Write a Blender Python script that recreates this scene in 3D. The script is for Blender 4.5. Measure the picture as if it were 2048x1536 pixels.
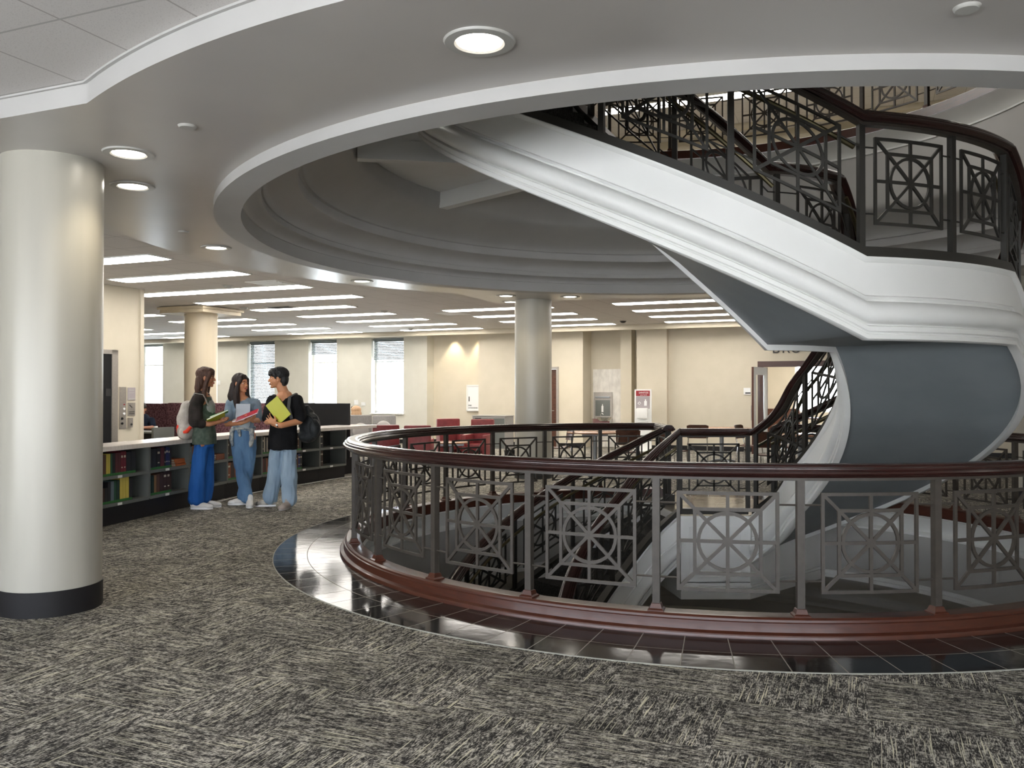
import bpy, bmesh, math, random
from mathutils import Vector, Matrix, Euler, noise
PI = math.pi
random.seed(7)
for o in list(bpy.data.objects): bpy.data.objects.remove(o)
scene = bpy.context.scene
COL = scene.collection

# ------------------------------------------------------------------ camera, world, light, exposure
cam_d = bpy.data.cameras.new('camera'); cam = bpy.data.objects.new('camera', cam_d); COL.objects.link(cam)
cam.location = (0, 0, 1.5)
cam.rotation_euler = (PI/2 + 0.0098, 0, 0)
cam_d.sensor_fit = 'HORIZONTAL'; cam_d.sensor_width = 36.0
cam_d.lens = 36.0*1712.8/2048
cam_d.clip_start = 0.05; cam_d.clip_end = 300
scene.camera = cam
scene.view_settings.view_transform = 'Standard'; scene.view_settings.look = 'None'
scene.view_settings.gamma = 1.0; scene.view_settings.use_curve_mapping = False
scene.view_settings.exposure = 0.45

world = bpy.data.worlds.new('world'); scene.world = world; world.use_nodes = True
wn = world.node_tree.nodes; wl = world.node_tree.links; wn.clear()
wo = wn.new('ShaderNodeOutputWorld'); bg = wn.new('ShaderNodeBackground')
tcw = wn.new('ShaderNodeTexCoord'); sepw = wn.new('ShaderNodeSeparateXYZ'); rw = wn.new('ShaderNodeValToRGB')
rw.color_ramp.elements[0].position = 0.0; rw.color_ramp.elements[0].color = (0.94, 0.97, 1.0, 1)
rw.color_ramp.elements[1].position = 0.7; rw.color_ramp.elements[1].color = (0.42, 0.62, 1.0, 1)
wl.new(tcw.outputs['Generated'], sepw.inputs[0]); wl.new(sepw.outputs['Z'], rw.inputs[0])
wl.new(rw.outputs[0], bg.inputs['Color'])
bg.inputs['Strength'].default_value = 10.5
wl.new(bg.outputs[0], wo.inputs[0])

# place frame: ring centre, room axes turned 22.5 degrees from the view
CX, CY = 1.9435, 8.8073
A0 = math.radians(22.5)
UX, UY = math.cos(A0), -math.sin(A0)
VX, VY = math.sin(A0), math.cos(A0)
ROT = -A0
def W(a, b, z=0.0): return Vector((CX+a*UX+b*VX, CY+a*UY+b*VY, z))
def PL(th, R, z=0.0):
    t = math.radians(th); return Vector((CX+R*math.cos(t), CY+R*math.sin(t), z))

def area(name, loc, rot, sx, sy, power, color, portal=False, spread=None):
    d = bpy.data.lights.new(name, 'AREA'); d.shape = 'RECTANGLE'; d.size = sx; d.size_y = sy
    d.energy = power; d.color = color
    if portal: d.cycles.is_portal = True
    if spread: d.spread = spread
    o = bpy.data.objects.new(name, d); COL.objects.link(o); o.location = loc; o.rotation_euler = rot
    return o
WALL_B = 13.2           # far wall
BACK_B = -12.6          # wall behind the camera
ZC, ZS = 3.24, 3.117    # tile ceiling, plaster soffit
Z3 = 4.84               # next floor up
ZM = 2.43               # stair half landing
FAR_WIN = [(-21.33,-20.27),(-19.0,-17.95),(-16.74,-15.68),(-14.39,-13.36),(-12.13,-11.03)]
BACK_WIN = [(a, a+2.5) for a in (-8.8,-6.0,-3.2,-.4,2.4,5.2,8.0)]
LEFT_A = -13.2
LEFT_WIN = [(b, b+1.9) for b in (-11.9,-9.6)]       # (from, to) along the near left wall
for i,(a0,a1) in enumerate(FAR_WIN):      # daylight enters through the real openings (sampling portals)
    area('portal', W((a0+a1)/2, WALL_B+0.30, 2.0), (PI/2, 0, ROT), a1-a0, 2.3, 1, (1,1,1), True)
for a0,a1 in BACK_WIN:
    area('portal', W((a0+a1)/2, BACK_B-0.30, 1.47), (PI/2, 0, ROT+PI), a1-a0, 2.06, 1, (1,1,1), True)
for b0,b1 in LEFT_WIN:
    area('portal', W(LEFT_A-.30, (b0+b1)/2, 1.55), (PI/2, 0, ROT+PI/2), b1-b0, 2.0, 1, (1,1,1), True)

# ------------------------------------------------------------------ materials
def mat(name, col, rough=0.5, metal=0.0, coat=0.0, emis=None, es=0.0, spec=None):
    m = bpy.data.materials.new(name); m.use_nodes = True
    b = m.node_tree.nodes['Principled BSDF']
    b.inputs['Base Color'].default_value = (*col, 1); b.inputs['Roughness'].default_value = rough
    b.inputs['Metallic'].default_value = metal
    if coat: b.inputs['Coat Weight'].default_value = coat; b.inputs['Coat Roughness'].default_value = 0.08
    if spec is not None: b.inputs['Specular IOR Level'].default_value = spec
    if emis: b.inputs['Emission Color'].default_value = (*emis,1); b.inputs['Emission Strength'].default_value = es
    return m
def nt(m): return m.node_tree.nodes, m.node_tree.links, m.node_tree.nodes['Principled BSDF']
def noisy(m, c0, c1, scale=8.0, detail=4.0, stretch=(1,1,1), bump=0.0, coord='Object', rough=None):
    n, l, b = nt(m)
    tc = n.new('ShaderNodeTexCoord'); mp = n.new('ShaderNodeMapping'); mp.inputs['Scale'].default_value = stretch
    nz = n.new('ShaderNodeTexNoise'); nz.inputs['Scale'].default_value = scale; nz.inputs['Detail'].default_value = detail
    cr = n.new('ShaderNodeValToRGB'); cr.color_ramp.elements[0].color = (*c0,1); cr.color_ramp.elements[1].color = (*c1,1)
    cr.color_ramp.elements[0].position = 0.35; cr.color_ramp.elements[1].position = 0.65
    l.new(tc.outputs[coord], mp.inputs[0]); l.new(mp.outputs[0], nz.inputs[0]); l.new(nz.outputs[0], cr.inputs[0]); l.new(cr.outputs[0], b.inputs['Base Color'])
    if bump:
        bp = n.new('ShaderNodeBump'); bp.inputs['Strength'].default_value = bump; bp.inputs['Distance'].default_value = 0.01
        l.new(nz.outputs[0], bp.inputs['Height']); l.new(bp.outputs[0], b.inputs['Normal'])
    return m
M = {}
M['wall'] = noisy(mat('wall_paint', (.6,.5,.36), .6), (.60,.545,.43), (.63,.57,.455), 3.0)
M['wall_grey'] = noisy(mat('wall_paint_grey', (.6,.58,.5), .6), (.60,.58,.50), (.63,.61,.53), 3.0)
M['stringer'] = noisy(mat('stair_plaster', (.72,.72,.70), .45), (.74,.74,.72), (.78,.78,.76), 2.0)
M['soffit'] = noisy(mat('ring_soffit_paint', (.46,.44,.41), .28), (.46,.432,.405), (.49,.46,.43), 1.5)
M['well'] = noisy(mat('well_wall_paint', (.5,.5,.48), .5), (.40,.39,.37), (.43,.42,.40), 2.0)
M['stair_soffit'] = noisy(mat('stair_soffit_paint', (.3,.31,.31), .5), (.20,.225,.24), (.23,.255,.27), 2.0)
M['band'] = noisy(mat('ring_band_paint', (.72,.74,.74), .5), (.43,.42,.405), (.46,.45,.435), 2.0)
M['column'] = mat('column_paint', (.62,.60,.53), .33)
def column_mat(m, c0, c1):
    noisy(m, c0, c1, 6.0, 3.0, (1,1,.08), 0.06)
    return m
column_mat(M['column'], (.40,.38,.325), (.44,.42,.36))
M['column_warm'] = column_mat(mat('column_paint_warm', (.6,.5,.36), .4), (.60,.52,.39), (.64,.56,.42))
M['base_black'] = mat('rubber_base', (.018,.017,.018), .45)
M['wood'] = mat('mahogany', (.06,.012,.009), .22, coat=.35)
noisy(M['wood'], (.024,.009,.008), (.036,.012,.010), 5.0, 3.0, (1,1,3))
M['wood_curb'] = mat('mahogany_curb', (.2,.05,.025), .36, coat=.12)
noisy(M['wood_curb'], (.050,.014,.0075), (.072,.020,.010), 9.0, 5.0, (1,1,8))
M['metal'] = noisy(mat('bronze_metal', (.15,.135,.12), .48, .15), (.048,.040,.033), (.060,.051,.042), 20.0)
M['metal_dark'] = mat('dark_bronze_metal', (.035,.033,.029), .45, .4)
M['brass'] = mat('aged_brass', (.13,.11,.06), .35, .8)
M['white'] = mat('white_paint', (.8,.8,.78), .4)
M['trim'] = mat('light_trim_metal', (.42,.41,.38), .35)
M['grout'] = mat('pale_edge_strip', (.30,.29,.25), .6)
M['steel'] = noisy(mat('brushed_steel', (.45,.42,.38), .35, .8), (.40,.37,.34), (.50,.47,.43), 30.0, 3, (1,1,10))
M['black'] = mat('black_plastic', (.012,.012,.013), .4)
M['darkgrey'] = mat('dark_grey_laminate', (.05,.052,.05), .45)
M['shelfgrey'] = mat('grey_shelf_steel', (.13,.14,.13), .4)
M['counter'] = noisy(mat('counter_laminate', (.78,.73,.68), .22), (.74,.68,.63), (.82,.77,.72), 6.0, 3, (1,12,1))
M['lens'] = mat('lamp_lens', (.9,.9,.9), .5, emis=(1.0,.93,.82), es=16.0)
M['troffer'] = mat('troffer_diffuser', (.9,.9,.9), .5, emis=(1.0,.95,.88), es=11.0)
M['glass'] = mat('window_glass', (.9,.95,.97), .02)
nt(M['glass'])[2].inputs['Transmission Weight'].default_value = 1.0
nt(M['glass'])[2].inputs['IOR'].default_value = 1.05
M['blind'] = mat('blind_slats', (.22,.25,.26), .5)
M['red'] = noisy(mat('red_vinyl', (.36,.03,.03), .42), (.17,.022,.024), (.22,.03,.032), 12.0)
M['greyfab'] = noisy(mat('grey_fabric', (.3,.29,.28), .8), (.27,.26,.25), (.34,.33,.32), 60.0, bump=.1)
M['pillow'] = mat('pale_pillow', (.42,.40,.38), .8)
M['booth'] = noisy(mat('maroon_booth_fabric', (.08,.02,.02), .85), (.035,.010,.014), (.17,.085,.095), 30.0, 6.0)
M['chairwood'] = noisy(mat('walnut_ply', (.09,.035,.02), .35), (.06,.022,.012), (.12,.045,.025), 8.0, 4, (1,1,6))
M['tabletop'] = noisy(mat('cherry_laminate', (.38,.2,.12), .25), (.36,.19,.11), (.46,.26,.17), 6.0, 4, (1,10,1))
M['chrome'] = mat('chrome', (.7,.7,.7), .15, 1.0)
M['tablegrey'] = mat('table_leg_grey', (.3,.32,.34), .4, .5)
M['marble'] = noisy(mat('white_marble', (.75,.72,.66), .25), (.84,.81,.75), (.66,.63,.58), 5.0, 12.0, (1.6,1,.8))
M['steptread'] = noisy(mat('stair_tread_carpet', (.05,.05,.05), .9), (.03,.03,.03), (.08,.08,.075), 60)
M['signred'] = mat('sign_red', (.30,.02,.03), .5)
M['signgrey'] = mat('sign_grey', (.36,.32,.33), .5)
M['ink'] = mat('dark_ink', (.02,.02,.02), .5)
M['inkwhite'] = mat('white_ink', (.85,.85,.85), .5)

for k_ in ('black','base_black','booth','greyfab','darkgrey','steptread'): nt(M[k_])[2].inputs['Specular IOR Level'].default_value = .2
# carpet: square tiles laid quarter-turned, woven streaks of dark, mid and pale yarn
def carpet_material():
    m = mat('carpet', (.1,.1,.1), .95, spec=.15); n, l, b = nt(m)
    tc = n.new('ShaderNodeTexCoord'); rot = n.new('ShaderNodeMapping'); rot.inputs['Rotation'].default_value = (0,0,A0)
    l.new(tc.outputs['Object'], rot.inputs[0])
    def streak(sx, sy, detail, off):
        mp = n.new('ShaderNodeMapping'); mp.inputs['Scale'].default_value = (sx, sy, 1); mp.inputs['Location'].default_value = off
        nz = n.new('ShaderNodeTexNoise'); nz.inputs['Scale'].default_value = 1.0; nz.inputs['Detail'].default_value = detail; nz.inputs['Roughness'].default_value = .72
        l.new(rot.outputs[0], mp.inputs[0]); l.new(mp.outputs[0], nz.inputs[0]); return nz
    chk = n.new('ShaderNodeTexChecker'); chk.inputs['Scale'].default_value = 1/.61
    chk.inputs['Color1'].default_value = (0,0,0,1); chk.inputs['Color2'].default_value = (1,1,1,1)
    l.new(rot.outputs[0], chk.inputs[0])
    soft = n.new('ShaderNodeMapRange'); soft.inputs[3].default_value = .30; soft.inputs[4].default_value = .70; l.new(chk.outputs['Fac'], soft.inputs[0])
    hard = chk
    def pair(f, c, det):
        a = streak(f, c, det, (3,5,0)); bb = streak(c, f, det, (9,2,0))
        mx = n.new('ShaderNodeMix'); mx.data_type = 'FLOAT'
        l.new(soft.outputs[0], mx.inputs['Factor']); l.new(a.outputs[0], mx.inputs[2]); l.new(bb.outputs[0], mx.inputs[3])
        return mx
    pa = pair(150, 36, 3.0); pb = pair(34, 9, 3.0)
    w1 = n.new('ShaderNodeMath'); w1.operation = 'MULTIPLY'; w1.inputs[1].default_value = .58; l.new(pa.outputs[0], w1.inputs[0])
    w2 = n.new('ShaderNodeMath'); w2.operation = 'MULTIPLY_ADD'; w2.inputs[1].default_value = .42; l.new(pb.outputs[0], w2.inputs[0]); l.new(w1.outputs[0], w2.inputs[2])
    p1 = w2
    cr = n.new('ShaderNodeValToRGB'); e = cr.color_ramp.elements
    e[0].position = .45; e[0].color = (.020,.019,.018,1); e[1].position = .56; e[1].color = (.48,.45,.39,1)
    x = e.new(.490); x.color = (.062,.058,.052,1); x = e.new(.518); x.color = (.20,.188,.165,1)
    l.new(p1.outputs[0], cr.inputs[0])
    a2 = streak(130, 2.6, 1.0, (3,5,0)); b2 = streak(2.6, 130, 1.0, (9,2,0))      # thin pale threads
    p2 = n.new('ShaderNodeMix'); p2.data_type = 'FLOAT'; l.new(chk.outputs['Fac'], p2.inputs['Factor']); l.new(a2.outputs[0], p2.inputs[2]); l.new(b2.outputs[0], p2.inputs[3])
    cr2 = n.new('ShaderNodeValToRGB'); cr2.color_ramp.elements[0].position = .625; cr2.color_ramp.elements[1].position = .645
    l.new(p2.outputs[0], cr2.inputs[0])
    mx = n.new('ShaderNodeMix'); mx.data_type = 'RGBA'; mx.inputs[7].default_value = (.58,.55,.42,1)
    l.new(cr2.outputs[0], mx.inputs['Factor']); l.new(cr.outputs[0], mx.inputs[6])
    big = n.new('ShaderNodeTexNoise'); big.inputs['Scale'].default_value = 2.2; big.inputs['Detail'].default_value = 3
    l.new(rot.outputs[0], big.inputs[0])
    bc = n.new('ShaderNodeMapRange'); bc.inputs[1].default_value = .3; bc.inputs[2].default_value = .7; bc.inputs[3].default_value = .7; bc.inputs[4].default_value = 1.35
    l.new(big.outputs[0], bc.inputs[0])
    ml = n.new('ShaderNodeVectorMath'); ml.operation = 'SCALE'; l.new(mx.outputs[2], ml.inputs[0]); l.new(bc.outputs[0], ml.inputs['Scale'])
    l.new(ml.outputs[0], b.inputs['Base Color'])
    fine = n.new('ShaderNodeTexNoise'); fine.inputs['Scale'].default_value = 260; l.new(rot.outputs[0], fine.inputs[0])
    bp = n.new('ShaderNodeBump'); bp.inputs['Strength'].default_value = .5; bp.inputs['Distance'].default_value = .006
    l.new(fine.outputs[0], bp.inputs['Height']); l.new(bp.outputs[0], b.inputs['Normal'])
    return m
M['carpet'] = carpet_material()

def polar_tile_material():
    m = mat('black_granite_tile', (.02,.02,.022), .07); n, l, b = nt(m)
    tc = n.new('ShaderNodeTexCoord'); sub = n.new('ShaderNodeVectorMath'); sub.operation = 'SUBTRACT'; sub.inputs[1].default_value = (CX, CY, 0)
    l.new(tc.outputs['Object'], sub.inputs[0]); sp = n.new('ShaderNodeSeparateXYZ'); l.new(sub.outputs[0], sp.inputs[0])
    at = n.new('ShaderNodeMath'); at.operation = 'ARCTAN2'; l.new(sp.outputs['Y'], at.inputs[0]); l.new(sp.outputs['X'], at.inputs[1])
    def M2(op, a, bval=None):
        k = n.new('ShaderNodeMath'); k.operation = op
        if hasattr(a, 'links') or hasattr(a, 'is_linked'): l.new(a, k.inputs[0])
        else: k.inputs[0].default_value = a
        if bval is not None:
            if hasattr(bval, 'is_linked'): l.new(bval, k.inputs[1])
            else: k.inputs[1].default_value = bval
        return k.outputs[0]
    cell = M2('DIVIDE', at.outputs[0], math.radians(4)); cell = M2('ADD', cell, 200.0)
    fr = M2('FRACT', cell); d = M2('ABSOLUTE', M2('SUBTRACT', fr, 0.0))
    d2 = M2('MINIMUM', fr, M2('SUBTRACT', 1.0, fr))
    j1 = M2('LESS_THAN', d2, 0.011)
    ln = n.new('ShaderNodeVectorMath'); ln.operation = 'LENGTH'; l.new(sub.outputs[0], ln.inputs[0])
    r = ln.outputs['Value']
    j2 = M2('LESS_THAN', M2('ABSOLUTE', M2('SUBTRACT', r, 3.935)), 0.003)
    jj = M2('MAXIMUM', j1, j2)
    row = M2('GREATER_THAN', r, 3.935)
    wn_ = n.new('ShaderNodeTexWhiteNoise'); wn_.noise_dimensions = '2D'
    cb = n.new('ShaderNodeCombineXYZ'); l.new(M2('FLOOR', cell), cb.inputs[0]); l.new(row, cb.inputs[1]); l.new(cb.outputs[0], wn_.inputs[0])
    nz = n.new('ShaderNodeTexNoise'); nz.inputs['Scale'].default_value = 9; nz.inputs['Detail'].default_value = 6; l.new(tc.outputs['Object'], nz.inputs[0])
    mixn = M2('ADD', M2('MULTIPLY', wn_.outputs['Value'], .35), M2('MULTIPLY', nz.outputs[0], .65))
    cr = n.new('ShaderNodeValToRGB'); cr.color_ramp.elements[0].color = (.007,.007,.008,1); cr.color_ramp.elements[1].color = (.024,.023,.023,1)
    cr.color_ramp.elements[0].position = .35; cr.color_ramp.elements[1].position = .75; l.new(mixn, cr.inputs[0])
    mx = n.new('ShaderNodeMix'); mx.data_type = 'RGBA'; mx.inputs[7].default_value = (.30,.28,.24,1)
    l.new(jj, mx.inputs['Factor']); l.new(cr.outputs[0], mx.inputs[6]); l.new(mx.outputs[2], b.inputs['Base Color'])
    rr = n.new('ShaderNodeMapRange'); rr.inputs[3].default_value = .05; rr.inputs[4].default_value = .14; l.new(mixn, rr.inputs[0])
    r2 = M2('MAXIMUM', rr.outputs[0], M2('MULTIPLY', jj, .7)); l.new(r2, b.inputs['Roughness'])
    b.inputs['Specular IOR Level'].default_value = .5
    bp = n.new('ShaderNodeBump'); bp.inputs['Strength'].default_value = .06; bp.inputs['Distance'].default_value = .01
    l.new(nz.outputs[0], bp.inputs['Height']); l.new(bp.outputs[0], b.inputs['Normal'])
    return m
M['granite'] = polar_tile_material()

def ceiling_tile_material():
    m = mat('acoustic_tile', (.5,.47,.44), .8); n, l, b = nt(m)
    tc = n.new('ShaderNodeTexCoord'); mp = n.new('ShaderNodeMapping')
    # into room axes: p' = R(22.5) (p - C)
    sub = n.new('ShaderNodeVectorMath'); sub.operation = 'SUBTRACT'; sub.inputs[1].default_value = (CX, CY, 0)
    l.new(tc.outputs['Object'], sub.inputs[0]); mp.inputs['Rotation'].default_value = (0,0,A0); l.new(sub.outputs[0], mp.inputs[0])
    sp = n.new('ShaderNodeSeparateXYZ'); l.new(mp.outputs[0], sp.inputs[0])
    def line(sock, off, wdt):
        a = n.new('ShaderNodeMath'); a.operation = 'ADD'; a.inputs[1].default_value = 61.0+off; l.new(sock, a.inputs[0])
        d = n.new('ShaderNodeMath'); d.operation = 'DIVIDE'; d.inputs[1].default_value = .61; l.new(a.outputs[0], d.inputs[0])
        f = n.new('ShaderNodeMath'); f.operation = 'FRACT'; l.new(d.outputs[0], f.inputs[0])
        t = n.new('ShaderNodeMath'); t.operation = 'LESS_THAN'; t.inputs[1].default_value = wdt; l.new(f.outputs[0], t.inputs[0]); return t
    la = line(sp.outputs['X'], 1.90, .018); lb = line(sp.outputs['Y'], 6.02, .022)
    nz = n.new('ShaderNodeTexNoise'); nz.inputs['Scale'].default_value = 130; nz.inputs['Detail'].default_value = 3; l.new(tc.outputs['Object'], nz.inputs[0])
    cr = n.new('ShaderNodeValToRGB'); cr.color_ramp.elements[0].position = .34; cr.color_ramp.elements[1].position = .42
    cr.color_ramp.elements[0].color = (.50,.47,.45,1); cr.color_ramp.elements[1].color = (.62,.59,.565,1); l.new(nz.outputs[0], cr.inputs[0])
    m1 = n.new('ShaderNodeMix'); m1.data_type = 'RGBA'; m1.inputs[7].default_value = (.38,.35,.33,1); l.new(la.outputs[0], m1.inputs['Factor']); l.new(cr.outputs[0], m1.inputs[6])
    m2 = n.new('ShaderNodeMix'); m2.data_type = 'RGBA'; m2.inputs[7].default_value = (.42,.40,.38,1); l.new(lb.outputs[0], m2.inputs['Factor']); l.new(m1.outputs[2], m2.inputs[6])
    l.new(m2.outputs[2], b.inputs['Base Color'])
    return m
M['ceil'] = ceiling_tile_material()

# ------------------------------------------------------------------ mesh helpers
class MB:
    def __init__(s): s.v = []; s.f = []; s.m = []
    def add(s, vs, fs, mi=0):
        k = len(s.v); s.v += [tuple(p) for p in vs]; s.f += [tuple(i+k for i in f) for f in fs]; s.m += [mi]*len(fs); return s
    def box(s, c, sz, rz=0.0, mi=0, mtx=None):
        x, y, z = sz[0]/2, sz[1]/2, sz[2]/2
        R = mtx if mtx is not None else Matrix.Rotation(rz, 3, 'Z')
        vs = [Vector(c)+R@Vector(p) for p in ((-x,-y,-z),(x,-y,-z),(x,y,-z),(-x,y,-z),(-x,-y,z),(x,-y,z),(x,y,z),(-x,y,z))]
        return s.add(vs, [(0,3,2,1),(4,5,6,7),(0,1,5,4),(1,2,6,5),(2,3,7,6),(3,0,4,7)], mi)
    def rbox(s, a0, a1, b0, b1, z0, z1, mi=0):       # box in room axes
        return s.box(W((a0+a1)/2, (b0+b1)/2, (z0+z1)/2), (a1-a0, b1-b0, z1-z0), ROT, mi)
    def prism(s, pts, z0, z1, mi=0):
        n = len(pts); vs = [(p[0],p[1],z0) for p in pts]+[(p[0],p[1],z1) for p in pts]
        fs = [tuple(range(n-1,-1,-1)), tuple(range(n,2*n))]+[(i,(i+1)%n,(i+1)%n+n,i+n) for i in range(n)]
        return s.add(vs, fs, mi)
    def revolve(s, prof, th0, th1, n, closed=False, caps=False, c=None, mi=0):
        full = abs(th1-th0) >= 359.99
        k = len(prof); vs = []
        for i in range(n if full else n+1):
            t = math.radians(th0+(th1-th0)*i/n)
            for R, z in prof:
                if c is None: vs.append((CX+R*math.cos(t), CY+R*math.sin(t), z))
                else: vs.append((c[0]+R*math.cos(t), c[1]+R*math.sin(t), c[2]+z))
        return s._skin(vs, n, k, closed, full, caps, mi)
    def _skin(s, vs, n, k, closed, wrap, caps, mi):
        fs = []; L = n if wrap else n+1
        for i in range(n):
            j = (i+1) % L
            for q in range(k if closed else k-1):
                r = (q+1) % k
                fs.append((i*k+q, j*k+q, j*k+r, i*k+r))
        if caps and not wrap and closed:
            fs.append(tuple(range(k-1,-1,-1))); fs.append(tuple(n*k+q for q in range(k)))
        return s.add(vs, fs, mi)
    def sweep(s, frames, prof, closed=True, caps=True, wrap=False, mi=0):
        # frames: (point, outward normal); profile: (n, z) offsets
        vs = []
        for P, N in frames:
            for a, z in prof: vs.append(Vector(P)+Vector(N)*a+Vector((0,0,z)))
        n = len(frames) if wrap else len(frames)-1
        return s._skin(vs, n, len(prof), closed, wrap, caps, mi)
    def tube(s, p0, p1, r0, r1=None, n=10, mi=0, cap=True):
        return s.path([p0, p1], [r0, r0 if r1 is None else r1], n, mi)
    def path(s, pts, rs, n=10, mi=0, flat=1.0, up=None):
        pts = [Vector(p) for p in pts]
        if not isinstance(rs, (list, tuple)): rs = [rs]*len(pts)
        vs = []; prev = None
        for i, p in enumerate(pts):
            d = (pts[min(i+1,len(pts)-1)]-pts[max(i-1,0)]).normalized()
            if prev is None:
                ref = up if up is not None else (Vector((0,0,1)) if abs(d.z) < .9 else Vector((1,0,0)))
                x = d.cross(ref).normalized()
            else:
                x = (prev - d*prev.dot(d)).normalized()
            prev = x; y = d.cross(x)
            for q in range(n):
                a = 2*PI*q/n; vs.append(p+x*math.cos(a)*rs[i]+y*math.sin(a)*rs[i]*flat)
        k = len(pts)
        fs = [(i*n+q, i*n+(q+1)%n, (i+1)*n+(q+1)%n, (i+1)*n+q) for i in range(k-1) for q in range(n)]
        fs += [tuple(range(n-1,-1,-1)), tuple((k-1)*n+q for q in range(n))]
        return s.add(vs, fs, mi)
    def ball(s, c, r, n=12, m=8, mtx=None, mi=0):
        if not isinstance(r, (tuple, list)): r = (r, r, r)
        vs = [Vector((0,0,-r[2]))]
        for i in range(1, m):
            ph = -PI/2+PI*i/m
            for q in range(n): vs.append(Vector((r[0]*math.cos(ph)*math.cos(2*PI*q/n), r[1]*math.cos(ph)*math.sin(2*PI*q/n), r[2]*math.sin(ph))))
        vs.append(Vector((0,0,r[2])))
        if mtx is not None: vs = [mtx@v for v in vs]
        vs = [Vector(c)+v for v in vs]; L = len(vs)-1
        fs = [(0, 1+(q+1)%n, 1+q) for q in range(n)]
        fs += [(1+i*n+q, 1+i*n+(q+1)%n, 1+(i+1)*n+(q+1)%n, 1+(i+1)*n+q) for i in range(m-2) for q in range(n)]
        fs += [(L, 1+(m-2)*n+q, 1+(m-2)*n+(q+1)%n) for q in range(n)]
        return s.add(vs, fs, mi)
    def cyl(s, c, r, z0, z1, n=32, mi=0):
        return s.revolve([(r, z0), (r, z1)], 0, 360, n, c=(c[0],c[1],0)).caps2(c, r, z0, z1, n, mi)
    def caps2(s, c, r, z0, z1, n, mi):
        for z, rev in ((z0, True), (z1, False)):
            vs = [(c[0]+r*math.cos(2*PI*q/n), c[1]+r*math.sin(2*PI*q/n), z) for q in range(n)]
            f = tuple(range(n)); s.add(vs, [f[::-1] if rev else f], mi)
        return s
    def build(s, name, m, parent=None, smooth=35, bevel=0.0, fix=True, world=False):
        me = bpy.data.meshes.new(name); me.from_pydata(s.v, [], s.f)
        ms = m if isinstance(m, (list, tuple)) else [m]
        for x in ms: me.materials.append(M[x] if isinstance(x, str) else x)
        for p, mi in zip(me.polygons, s.m): p.material_index = mi
        bm = bmesh.new(); bm.from_mesh(me)
        bmesh.ops.remove_doubles(bm, verts=bm.verts, dist=1e-5)
        if bevel:
            es = [e for e in bm.edges if len(e.link_faces) == 2 and e.calc_face_angle(0) > math.radians(40)]
            bmesh.ops.bevel(bm, geom=es, offset=bevel, segments=2, affect='EDGES', profile=.6)
        if fix: bmesh.ops.recalc_face_normals(bm, faces=bm.faces)
        if smooth:
            lim = math.radians(smooth)
            for f in bm.faces: f.smooth = True
            for e in bm.edges:
                if len(e.link_faces) != 2 or e.calc_face_angle(0) > lim: e.smooth = False
        bm.to_mesh(me); bm.free()
        o = bpy.data.objects.new(name, me); COL.objects.link(o)
        if parent is not None: o.parent = parent
        if parent is not None and world: o.matrix_parent_inverse = (Matrix.Translation(parent.location) @ parent.rotation_euler.to_matrix().to_4x4()).inverted()
        return o
def tag(o, label=None, cat=None, group=None, kind=None):
    if label: o['label'] = label
    if cat: o['category'] = cat
    if group: o['group'] = group
    if kind: o['kind'] = kind
    return o
def thing(name, label, cat, loc=(0,0,0), rz=0.0, group=None):
    o = bpy.data.objects.new(name, None); COL.objects.link(o); o.empty_display_size = .1
    o.location = loc; o.rotation_euler = (0,0,rz); return tag(o, label, cat, group)
def struct(o): o['kind'] = 'structure'; return o
def copy_tree(o, parent=None):
    c = o.copy(); COL.objects.link(c)
    if parent is not None: c.parent = parent
    for ch in list(o.children): copy_tree(ch, c)
    return c
def arc_frames(R, th0, th1, n, z=0.0):
    out = []
    for i in range(n+1):
        t = math.radians(th0+(th1-th0)*i/n); N = Vector((math.cos(t), math.sin(t), 0)); out.append((Vector((CX,CY,z))+N*R, N))
    return out
# ------------------------------------------------------------------ building shell
A_MIN, A_MAX = -24.0, 13.0
def rect_ray(th):     # distance from the ring centre to the room rectangle along world angle th
    t = math.radians(th); dx, dy = math.cos(t), math.sin(t)
    da, db = dx*UX+dy*UY, dx*VX+dy*VY
    ts = []
    if da > 1e-9: ts.append(A_MAX/da)
    if da < -1e-9: ts.append(A_MIN/da)
    if db > 1e-9: ts.append(WALL_B3/db)
    if db < -1e-9: ts.append(BACK_B/db)
    return min(ts)
WALL_B3 = 14.3
def slab(R, z, name, m, n=360):      # big floor or ceiling with the round opening
    mb = MB(); vs = []; fs = []
    corner = []
    for a in (A_MIN, A_MAX):
        for b in (BACK_B, WALL_B3):
            p = W(a, b); corner.append(math.degrees(math.atan2(p.y-CY, p.x-CX)) % 360)
    ths = sorted([360*i/n for i in range(n)]+corner); n = len(ths)
    for t in ths:
        p = PL(t, R, z); q = PL(t, rect_ray(t), z); vs += [p, q]
    for i in range(n):
        j = (i+1) % n; fs.append((2*i, 2*j, 2*j+1, 2*i+1))
    mb.add(vs, fs); return mb.build(name, m, smooth=0)
struct(slab(4.236, 0.0, 'floor', 'carpet'))
# polished tile border round the opening, with the landing bay at the stairs
mb = MB(); mb.revolve([(3.44,0.0),(3.6,.004),(4.236,.004),(4.24,0.0)], 0, 360, 180)
o = struct(mb.build('floor', 'granite', smooth=0))
mb = MB(); mb.revolve([(4.234,.0),(4.234,.006),(4.241,.006),(4.241,.0)], 0, 360, 180)
struct(mb.build('trim_1', 'grout'))

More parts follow.
